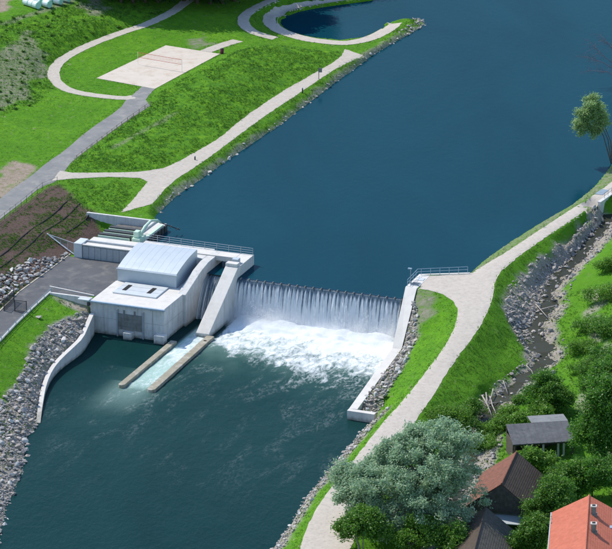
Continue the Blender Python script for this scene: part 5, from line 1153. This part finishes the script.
# ------------------------------------------------------------------ houses
def frame_thing(name, label, cat, origin, direction, z):
    """thing whose local x runs along direction"""
    o = Vector((origin.x, origin.y, z)); t = thing(name, label, cat, o, math.atan2(direction.y, direction.x)); t['_o'] = (0, 0, 0); return t
def saw_slope(x0, x1, ridge, eave, n, step, thick=.14, xin=0.0):
    """roof slope with stepped courses; ridge/eave = (y, z)"""
    mb = MB(); top = []
    for i in range(n):
        a, b_ = i / n, (i + 1) / n
        top.append((ridge[0] + (eave[0] - ridge[0]) * a, ridge[1] + (eave[1] - ridge[1]) * a + (0 if i == 0 else 0)))
        top.append((ridge[0] + (eave[0] - ridge[0]) * b_, ridge[1] + (eave[1] - ridge[1]) * b_ + step))
    prof = top + [(eave[0], eave[1] - thick), (ridge[0], ridge[1] - thick)]
    mb.extrude(prof, 'x', x0, x1); return mb
def gable_house(name, label, cat, r0, r1, ridge_z, hwr, dropr, hwl, dropl, ground, mats, courses=16, step=.03, over=.35, wall_mat='plaster', gable_mat=None):
    """r0, r1: ridge end points (far, near) in plan. local x from far to near"""
    d = (r1 - r0); d.z = 0; L = d.length; t = frame_thing(name, label, cat, r0, d, ground); rz = ridge_z - ground
    # local +y is to the left of the ridge direction (far to near)
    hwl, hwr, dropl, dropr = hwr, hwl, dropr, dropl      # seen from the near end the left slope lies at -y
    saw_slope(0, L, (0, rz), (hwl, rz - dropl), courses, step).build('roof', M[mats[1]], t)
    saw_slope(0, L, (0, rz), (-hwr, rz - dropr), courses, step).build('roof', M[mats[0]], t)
    b = MB(); b.tube([(-.02, 0, rz + .02), (L + .02, 0, rz + .02)], .13, 8); b.build('ridge_cap', M[mats[0]], t)
    yl, yr = hwl - over, -hwr + over
    zl, zr_ = rz - dropl * yl / hwl - .16, rz - dropr * -yr / hwr - .16
    g = MB(); g.extrude([(yr, -.6), (yr, zr_), (0, rz - .17), (yl, zl), (yl, -.6)], 'x', over, L - over); g.build('wall', M[wall_mat], t)
    return t, L, rz
# orange roofed house
r0, r1 = at(589, 495.5, 3.4), at(584.2, 569, 3.4)
ho, L, rz = gable_house('orange_roof_house', 'house with bright orange tiled gable roof at the bottom right corner', 'house', r0, r1, 3.4, 5.3, 2.9, 5.2, 2.8, -4.3, ('tile_orange', 'tile_orange'), 17, .022)
for k, (px_, py_) in enumerate(((593.5, 516.5), (593.5, 533.5))):
    # stand the chimneys on the right slope
    z = 2.7; p = at(px_, py_, z) - r0
    d = (r1 - r0); d.z = 0; d.normalize(); nrm = Vector((-d.y, d.x, 0)); x, y = p.dot(d), p.dot(nrm)
    zs = rz - 2.9 * abs(y) / 5.3
    c = MB(); c.box(x - .35, x + .35, y - .35, y + .35, zs - .4, zs + 1.25); ch = c.build('chimney', M['panel_grey'], ho, bevel=.02)
    c = MB(); c.box(x - .45, x + .45, y - .45, y + .45, zs + 1.255, zs + 1.4); o = c.build('cap', M['plaster'], ho, bevel=.02); o.parent = ch
    c = MB(); c.box(x - .22, x + .22, y - .22, y + .22, zs + 1.405, zs + 1.46); o = c.build('flue', M['black'], ho); o.parent = ch
    c = MB(); c.box(x - .5, x + .5, y - .5, y + .5, zs - .3, zs + .16); o = c.build('flashing', M['panel_grey'], ho); o.parent = ch
c = MB(); c.box(0, L, -5.36, -5.22, rz - 2.8 - .16, rz - 2.8 + .02); c.build('gutter', M['sheet_metal'], ho)
c = MB(); zz = rz - 2.9 * 3.3 / 5.3; c.box(6.6, 7.5, 2.9, 3.7, zz - .3, zz + .12); c.build('skylight', M['steel_blue'], ho)
# brown barn
r0, r1 = at(516.5, 451.6, 1.5), at(501.5, 484, 1.5)
ba, L, rz = gable_house('brown_barn', 'old barn with red brown roof, right slope coloured darker as shade, below the shed', 'barn', r0, r1, 1.5, 4.0, 3.3, 5.2, 3.9, -4.7, ('tile_brown', 'tile_dark'), 15, .03, .3, 'plaster')  # right slope turned from the sun: its shade is put into the darker tile colour
d = (r1 - r0); d.z = 0; d.normalize()
c = MB(); c.extrude([(-5.0, rz - 3.95), (0, rz - .18), (3.9, rz - 3.35), (3.7, rz - 4.6), (-4.8, rz - 4.6)], 'x', L - .29, L - .02); gbl = c.build('shingled_gable', M['shingle_grey'], ba)
for i in range(11):
    z0 = rz - 4.55 + i * .36; f = max(0, min(1, (rz - .3 - z0 - .36) / 3.6)); c = MB(); c.hexa([(L - .015, -4.8 * f, z0), (L + .05, -4.8 * f, z0), (L + .05, 3.8 * f, z0), (L - .015, 3.8 * f, z0)], [(L - .015, -4.8 * f + .25, z0 + .34), (L + .0, -4.8 * f + .25, z0 + .34), (L + .0, 3.8 * f - .25, z0 + .34), (L - .015, 3.8 * f - .25, z0 + .34)])
    if f > .08: o = c.build('shingle_course', M['shingle_grey'], ba); o.parent = gbl
c = MB(); c.hexa([(L - .2, -1.5, rz - 4.9), (L + 2.2, -1.5, rz - 5.3), (L + 2.2, 3.6, rz - 5.3), (L - .2, 3.6, rz - 4.9)], [(L - .2, -1.5, rz - 4.78), (L + 2.2, -1.5, rz - 5.18), (L + 2.2, 3.6, rz - 5.18), (L - .2, 3.6, rz - 4.78)]); c.build('lean_to_roof', M['sheet_metal'], ba)
# dark barn
r0, r1 = at(485.8, 507, .4), at(470, 566, .4)
db, L, rz = gable_house('dark_barn', 'barn with mossy black shingle roof at the bottom edge beside the willow', 'barn', r0, r1, .4, 4.4, 3.6, 4.6, 3.6, -5.0, ('tile_dark', 'shingle_grey'), 15, .03, .3, 'old_wood')
# open shed with grey roof
GR = -4.2; f0, f1 = at(513, 444.8, -1.6), at(575, 441, -1.6); d = f1 - f0; d.z = 0; L = d.length
sh = frame_thing('open_shed', 'open wooden shed with flat grey bitumen roof among the trees', 'shed', f0, d, GR)
n_strip = 9
for i in range(n_strip):
    x0, x1 = L * i / n_strip, L * (i + 1) / n_strip
    c = MB(); c.extrude([(0, 2.6), (5.2, 3.85), (5.2, 3.75), (0, 2.48)], 'x', x0 + .01, x1 - .01); c.build('roof_strip', M['bitumen'], sh)
    c = MB(); c.hexa([(x1 - .05, 0, 2.58), (x1 + .05, 0, 2.58), (x1 + .05, 5.2, 3.84), (x1 - .05, 5.2, 3.84)], [(x1 - .05, 0, 2.64), (x1 + .05, 0, 2.64), (x1 + .05, 5.2, 3.89), (x1 - .05, 5.2, 3.89)]); c.build('batten', M['bitumen'], sh)
c = MB(); c.extrude([(5.21, 3.86), (8.4, 3.72), (8.4, 3.6), (5.21, 3.72)], 'x', L * .42, L + .1); c.build('rear_roof', M['bitumen_pale'], sh)
for x in (.4, L * .27, L * .5, L * .74, L * .83, L - .3):
    c = MB(); c.box(x - .14, x + .14, .25, .53, -.4, 2.5); c.build('post', M['plaster' if x > 1 and x < L - 1 else 'old_wood'], sh)
c = MB(); c.box(0, L, .2, .38, 2.28, 2.46); c.build('beam', M['old_wood'], sh)
c = MB(); c.box(.1, L - .1, 5.0, 5.15, -.4, 3.6); c.build('back_wall', M['old_wood'], sh)
c = MB(); c.box(.1, .25, .6, 4.99, -.4, 2.5); c.build('side_wall', M['old_wood'], sh)

# ------------------------------------------------------------------ culvert at the head of the creek
c0, c1 = at(597.5, 202.5, 1.2), at(628, 180.5, 1.3); d = c1 - c0; d.z = 0; L = d.length
cu = frame_thing('culvert', 'grey concrete culvert headwall with dark mouth where the creek begins', 'culvert', c0, d, -2)
MBc = MB(); n = 14; cxm, rad, zc = 2.9, 1.05, 1.35
arch = [(cxm + rad, -.5)] + [(cxm + rad * math.cos(math.pi * k / n), zc + rad * math.sin(math.pi * k / n)) for k in range(n + 1)] + [(cxm - rad, -.5)]
outl = [(L, -.5), (L, 3.25), (0, 3.25), (0, -.5)]
c = MB(); c.extrude([(cxm + rad, -.5)] + arch[1:-1] + [(cxm - rad, -.5), (0, -.5), (0, 3.25), (L, 3.25), (L, -.5)], 'y', -.55, -.1); c.build('headwall', M['concrete'], cu)
c = MB(); c.box(cxm - rad - .2, cxm + rad + .2, -.09, .5, -.5, 2.5); c.build('mouth', M['black'], cu)
c = MB(); c.box(-.1, L, -.65, 0, 3.253, 3.4); c.build('coping', M['concrete'], cu)
gp1 = at(602, 192.2, 1.25); gt = frame_thing('path_grating', 'flat blue grey steel grating set in the path above the culvert', 'grating', gp1, d, Hs(gp1.x, gp1.y) + .06)
c = MB(); c.box(-1.5, 1.5, -.7, .7, -.02, .05); c.build('plate', M['steel_blue'], gt)
for i in range(7):
    c = MB(); c.box(-1.5 + i * .45, -1.42 + i * .45, -.65, .65, .052, .08); c.build('bar', M['steel'], gt)
hr = frame_thing('culvert_railing', 'short steel railing on top of the culvert headwall', 'railing', c0, d, 1.4)
railing(hr, [(2.2, -.35, 0), (L - .1, -.35, 0)], 1.0, 1.6, .035, 'steel', (1.0, .5))

# ------------------------------------------------------------------ sports court net
a, b_ = at(138, 64.5, COURT), at(182, 72, COURT); d = b_ - a; L = d.length
vn = frame_thing('volleyball_net', 'red edged volleyball net across the sand court', 'net', a, d, COURT + .09)
for x in (0, L):
    c = MB(); c.tube([(x, 0, -.1), (x, 0, 2.5)], .035, 8); c.build('post', M['white_paint'], vn)
c = MB(); c.box(.1, L - .1, -.02, .02, 2.34, 2.42); c.build('top_tape', M['red_net'], vn)
c = MB(); c.box(.1, L - .1, -.02, .02, 1.38, 1.44); c.build('bottom_tape', M['red_net'], vn)
c = MB()
for i in range(30): x = .1 + (L - .2) * i / 29; c.box(x - .006, x + .006, -.005, .005, 1.45, 2.28)
for i in range(5): z = 1.55 + i * .16; c.box(.1, L - .1, -.005, .005, z - .005, z + .005)
c.build('mesh', M['red_net'], vn)

# ------------------------------------------------------------------ fences, gates, signs
def ground_fence(name, label, px_line, h=1.1, every=2.0, mat='wood', rails=(.95, .5), r=.05, inset=0.0):
    ps = [Vector(p) for p in px_line]
    ps = offs(ps, inset)
    t = thing(name, label, 'fence', Vector((ps[0].x, ps[0].y, Hs(ps[0].x, ps[0].y)))); t['_o'] = tuple(t.location)
    dd = dense(ps, every); me = None; tops = []
    for q in dd:
        z = Hs(q.x, q.y)
        if me is None: c = MB(); c.tube([(0, 0, -.3), (0, 0, h)], r * 1.3, 6); o = c.build('post', M[mat], t); me = o.data
        else: o = link_mesh('post', me, None, t)
        o.location = Vector((q.x, q.y, z)) - t.location; tops.append(Vector((q.x, q.y, z)))
    for f in rails:
        c = MB(t.location); c.tube([q + Vector((0, 0, h * f)) for q in tops], r * .75, 5); c.build('rail', M[mat], t)
    return t
ground_fence('road_fence', 'wooden post and rail fence along the road below the sand court', S((149, 106, 2.5), (120, 126.5, 2.5), (75, 160, 2.5)), 1.0, 2.4, 'wood', (.95, .5), .05, .35)
ground_fence('slope_fence', 'thin wire fence with dark posts above the planted slope', S((56, 183, 2.5), (41, 189, 2.5), (25, 202, 2.5), (3, 219, 2.5), (-12, 231, 2.5)), 1.3, 2.2, 'dark_steel', (.95, .55, .2), .028, .3)
ground_fence('roadside_rail', 'blue grey tubular rail along the lower road beside the grass bank', [p for p in yard_road_r[:4]] + S((-20, 360, YARD)), .75, 2.6, 'steel_blue', (.95, .5), .05, .25)
# kerb of the lower road
kb = offs(yard_road_r, .12); base = kb[0].copy(); t = thing('road_kerb', 'pale concrete kerb along the lower road beside the grass bank', 'kerb', base)
kk = []
for a, b_ in zip(kb, kb[1:]):
    c = MB(base); n_ = (b_ - a).normalized(); s = Vector((-n_.y, n_.x, 0)) * .14
    c.hexa([a - s + Vector((0, 0, -.2)), b_ - s + Vector((0, 0, -.2)), b_ + s + Vector((0, 0, -.2)), a + s + Vector((0, 0, -.2))], [a - s + Vector((0, 0, .16)), b_ - s + Vector((0, 0, .16)), b_ + s + Vector((0, 0, .16)), a + s + Vector((0, 0, .16))]); c.build('kerb_stone', M['concrete_pale'], t)
kb = offs(yard_road_l, -.15); base = kb[0].copy(); t = thing('road_kerb', 'brownish low kerb between yard road and boulder slope', 'kerb', base)
for a, b_ in zip(kb, kb[1:]):
    c = MB(base); n_ = (b_ - a).normalized(); s = Vector((-n_.y, n_.x, 0)) * .12
    c.hexa([a - s + Vector((0, 0, -.2)), b_ - s + Vector((0, 0, -.2)), b_ + s + Vector((0, 0, -.2)), a + s + Vector((0, 0, -.2))], [a - s + Vector((0, 0, .14)), b_ - s + Vector((0, 0, .14)), b_ + s + Vector((0, 0, .14)), a + s + Vector((0, 0, .14))]); c.build('kerb_stone', M['gravel'], t)
# wedge shaped fence between slope and yard
A_, B_ = at(76, 255.5, YARD), at(47, 234, 1.3); d = B_ - A_; d.z = 0; L = d.length
wf = frame_thing('wedge_fence', 'triangular mesh fence where the planted slope meets the yard', 'fence', A_, d, YARD)
c = MB(); c.tube([(0, 0, 2.1), (L, 0, 2.15)], .05, 6); c.build('top_rail', M['steel'], wf)
c = MB(); c.tube([(.6, -.05, .12), (L, -.05, 2.15)], .11, 6); c.build('sloping_rail', M['hatch_metal'], wf)
for f in (0, .28, .52, .76):
    c = MB(); c.tube([(L * f, 0, 2.1 * f - .2), (L * f, 0, 2.12)], .05, 6); c.build('post', M['steel'], wf)
c = MB()
for i in range(44):
    f = (i + .5) / 44; c.box(L * f - .008, L * f + .008, -.006, .006, 2.1 * f, 2.1)
for i in range(10):
    z = .2 * (i + 1); c.box(0, L * z / 2.1, -.006, .006, z - .008, z + .008)
c.build('mesh', M['mesh_wire'], wf)
# gate across the lower road
def gate_leaf(label, pa, pb, h=1.9):
    a, b_ = at(*pa, YARD), at(*pb, YARD); d = b_ - a; L = d.length; t = frame_thing('road_gate', label, 'gate', a, d, YARD + .05)
    for x in (0, L): c = MB(); c.box(x - .06, x + .06, -.06, .06, 0, h + .1); c.build('post', M['dark_steel'], t)
    for z in (.12, h): c = MB(); c.box(.06, L - .06, -.035, .035, z - .05, z + .05); c.build('rail', M['dark_steel'], t)
    c = MB()
    for i in range(int(L / .13)): x = .1 + i * .13; c.box(x - .012, x + .012, -.012, .012, .15, h)
    for i in range(6): z = .4 + i * .25; c.box(.06, L - .06, -.01, .01, z - .01, z + .01)
    c.build('mesh', M['dark_steel'], t)
gate_leaf('right leaf of the dark mesh gate across the lower road', (14.8, 311.5), (26.6, 312.8))
gate_leaf('opened left leaf of the dark mesh gate beside the lower road', (4.0, 311.2), (14.0, 301.5))
b0 = gp(38.5, 318); o = link_mesh('boulder', ROCK['stone'][2].copy(), None); o.data.materials.clear(); o.data.materials.append(M['stone']); o.location = b0 + Vector((0, 0, .25)); o.scale = (1.3, 1.7, .7); o.rotation_euler = (.1, .1, -.5)
tag(o, 'single smooth blue grey boulder on the grass beside the gate', 'boulder')
# sign on the riverside path with shadow, marker posts, bin
p = gp(318.8, 79); t = thing('path_sign', 'dark sign board on a post beside the upper river path', 'sign', p)
c = MB(); c.tube([(0, 0, -.2), (0, 0, 2.3)], .06, 6); c.build('post', M['dark_steel'], t)
c = MB(); c.box(-.1, .62, -.05, .05, 1.35, 2.2); c.build('board', M['panel_grey'], t, bevel=.02)
for x, y, h, lb in ((302.5, 93, 1.1, 'small dark marker post on the path below the sign'), (195, 160, .8, 'dark short bollard in the middle of the river path')):
    p = gp(x, y); t = thing('bollard', lb, 'bollard', p)
    c = MB(); c.tube([(0, 0, -.1), (0, 0, h * .8)], .13, 8); c.build('shaft', M['dark_steel'], t, True)
    c = MB(); c.tube([(0, 0, h * .8), (0, 0, h * .93), (0, 0, h)], .15, 8, .08); c.build('cap', M['steel'], t, True)
p = gp(222, 53.5); t = thing('litter_bin', 'purple red litter bin beside the right corner of the sand court', 'bin', p)
c = MB(); c.tube([(0, 0, -.05), (0, 0, .5), (0, 0, .95)], .32, 10, .38); c.build('drum', M['bin_purple'], t, True)
c = MB(); c.tube([(0, 0, .955), (0, 0, 1.1)], .4, 10, .2); c.build('lid', M['dark_steel'], t, True)
p = gp(368, 36.5); t = thing('bench', 'low brown wooden bench on the pond shore path', 'bench', p, .3)
for yy in (-.28, 0, .28): c = MB(); c.box(-.95, .95, yy - .12, yy + .12, .42, .48); c.build('slat', M['wood'], t)
for xx in (-.7, .7): c = MB(); c.box(xx - .08, xx + .08, -.36, .36, -.05, .415); c.build('leg', M['concrete'], t)
# planks of the planted slope rows
for k, (pa, pb, lb) in enumerate((((0, 254, 1.5), (72, 200.5, 1.5), 'upper dark plank row across the planted slope'), ((0, 267, .8), (80, 208.5, .9), 'middle dark plank row across the planted slope'), ((67, 236, .1), (91, 216, .7), 'lower dark plank row near the intake wall'))):
    a, b_ = at(*pa), at(*pb); dd = dense([a, b_], 2.0); base = Vector((a.x, a.y, Hs(a.x, a.y))); t = thing('plank_row', lb, 'plank row', base, 0, 'plank rows on the slope')
    for q0, q1 in zip(dd, dd[1:]):
        q0 = Vector((q0.x, q0.y, Hs(q0.x, q0.y))); q1 = Vector((q1.x, q1.y, Hs(q1.x, q1.y))); n_ = (q1 - q0).normalized(); s = Vector((-n_.y, n_.x, 0)).normalized() * .07; up = Vector((0, 0, 1))
        e = n_ * .03
        c = MB(base); c.hexa([q0 + e - s - up * .2, q1 - e - s - up * .2, q1 - e + s - up * .2, q0 + e + s - up * .2], [q0 + e - s + up * .13, q1 - e - s + up * .13, q1 - e + s + up * .13, q0 + e + s + up * .13]); c.build('plank', M['black'], t)
# wrapped bales on the far field
proto = None
rows = [(27.5, 5.2, 36, 8.0), (31, 2.2, 47, 7.0), (36, .2, 58, 4.0), (44, -2.2, 66, 1.5), (54, -4, 76, -1.0)]
kk = 0
for (xa, ya, xb, yb) in rows:
    A0, B0 = gp(xa, ya), gp(xb, yb); m = max(2, int((B0 - A0).length / 1.62))
    for i in range(m + 1):
        q = A0.lerp(B0, i / m); q.z = Hs(q.x, q.y)
        if proto is None:
            proto = thing('silage_bale', 'white wrapped round bale in the stack on the far field', 'bale', q, 0, 'wrapped bales on the far field')
            c = MB(); c.tube([(-.78, 0, .72), (-.70, 0, .72), (.70, 0, .72), (.78, 0, .72)], .74, 14); c.build('wrapping', M['bale_white'], proto)
            for xx in (-.72, .72): c = MB(); c.tube([(xx - .1, 0, .72), (xx + .1, 0, .72)], .752, 14); c.build('band', M['bale_mint'], proto)
            t = proto
        else: t = copy_tree(proto)
        t.location = q; t.rotation_euler = (0, 0, math.atan2(B0.y - A0.y, B0.x - A0.x) + random.gauss(0, .03))

# ------------------------------------------------------------------ tidy: remove helper properties
for o in bpy.data.objects:
    if '_o' in o.keys(): del o['_o']
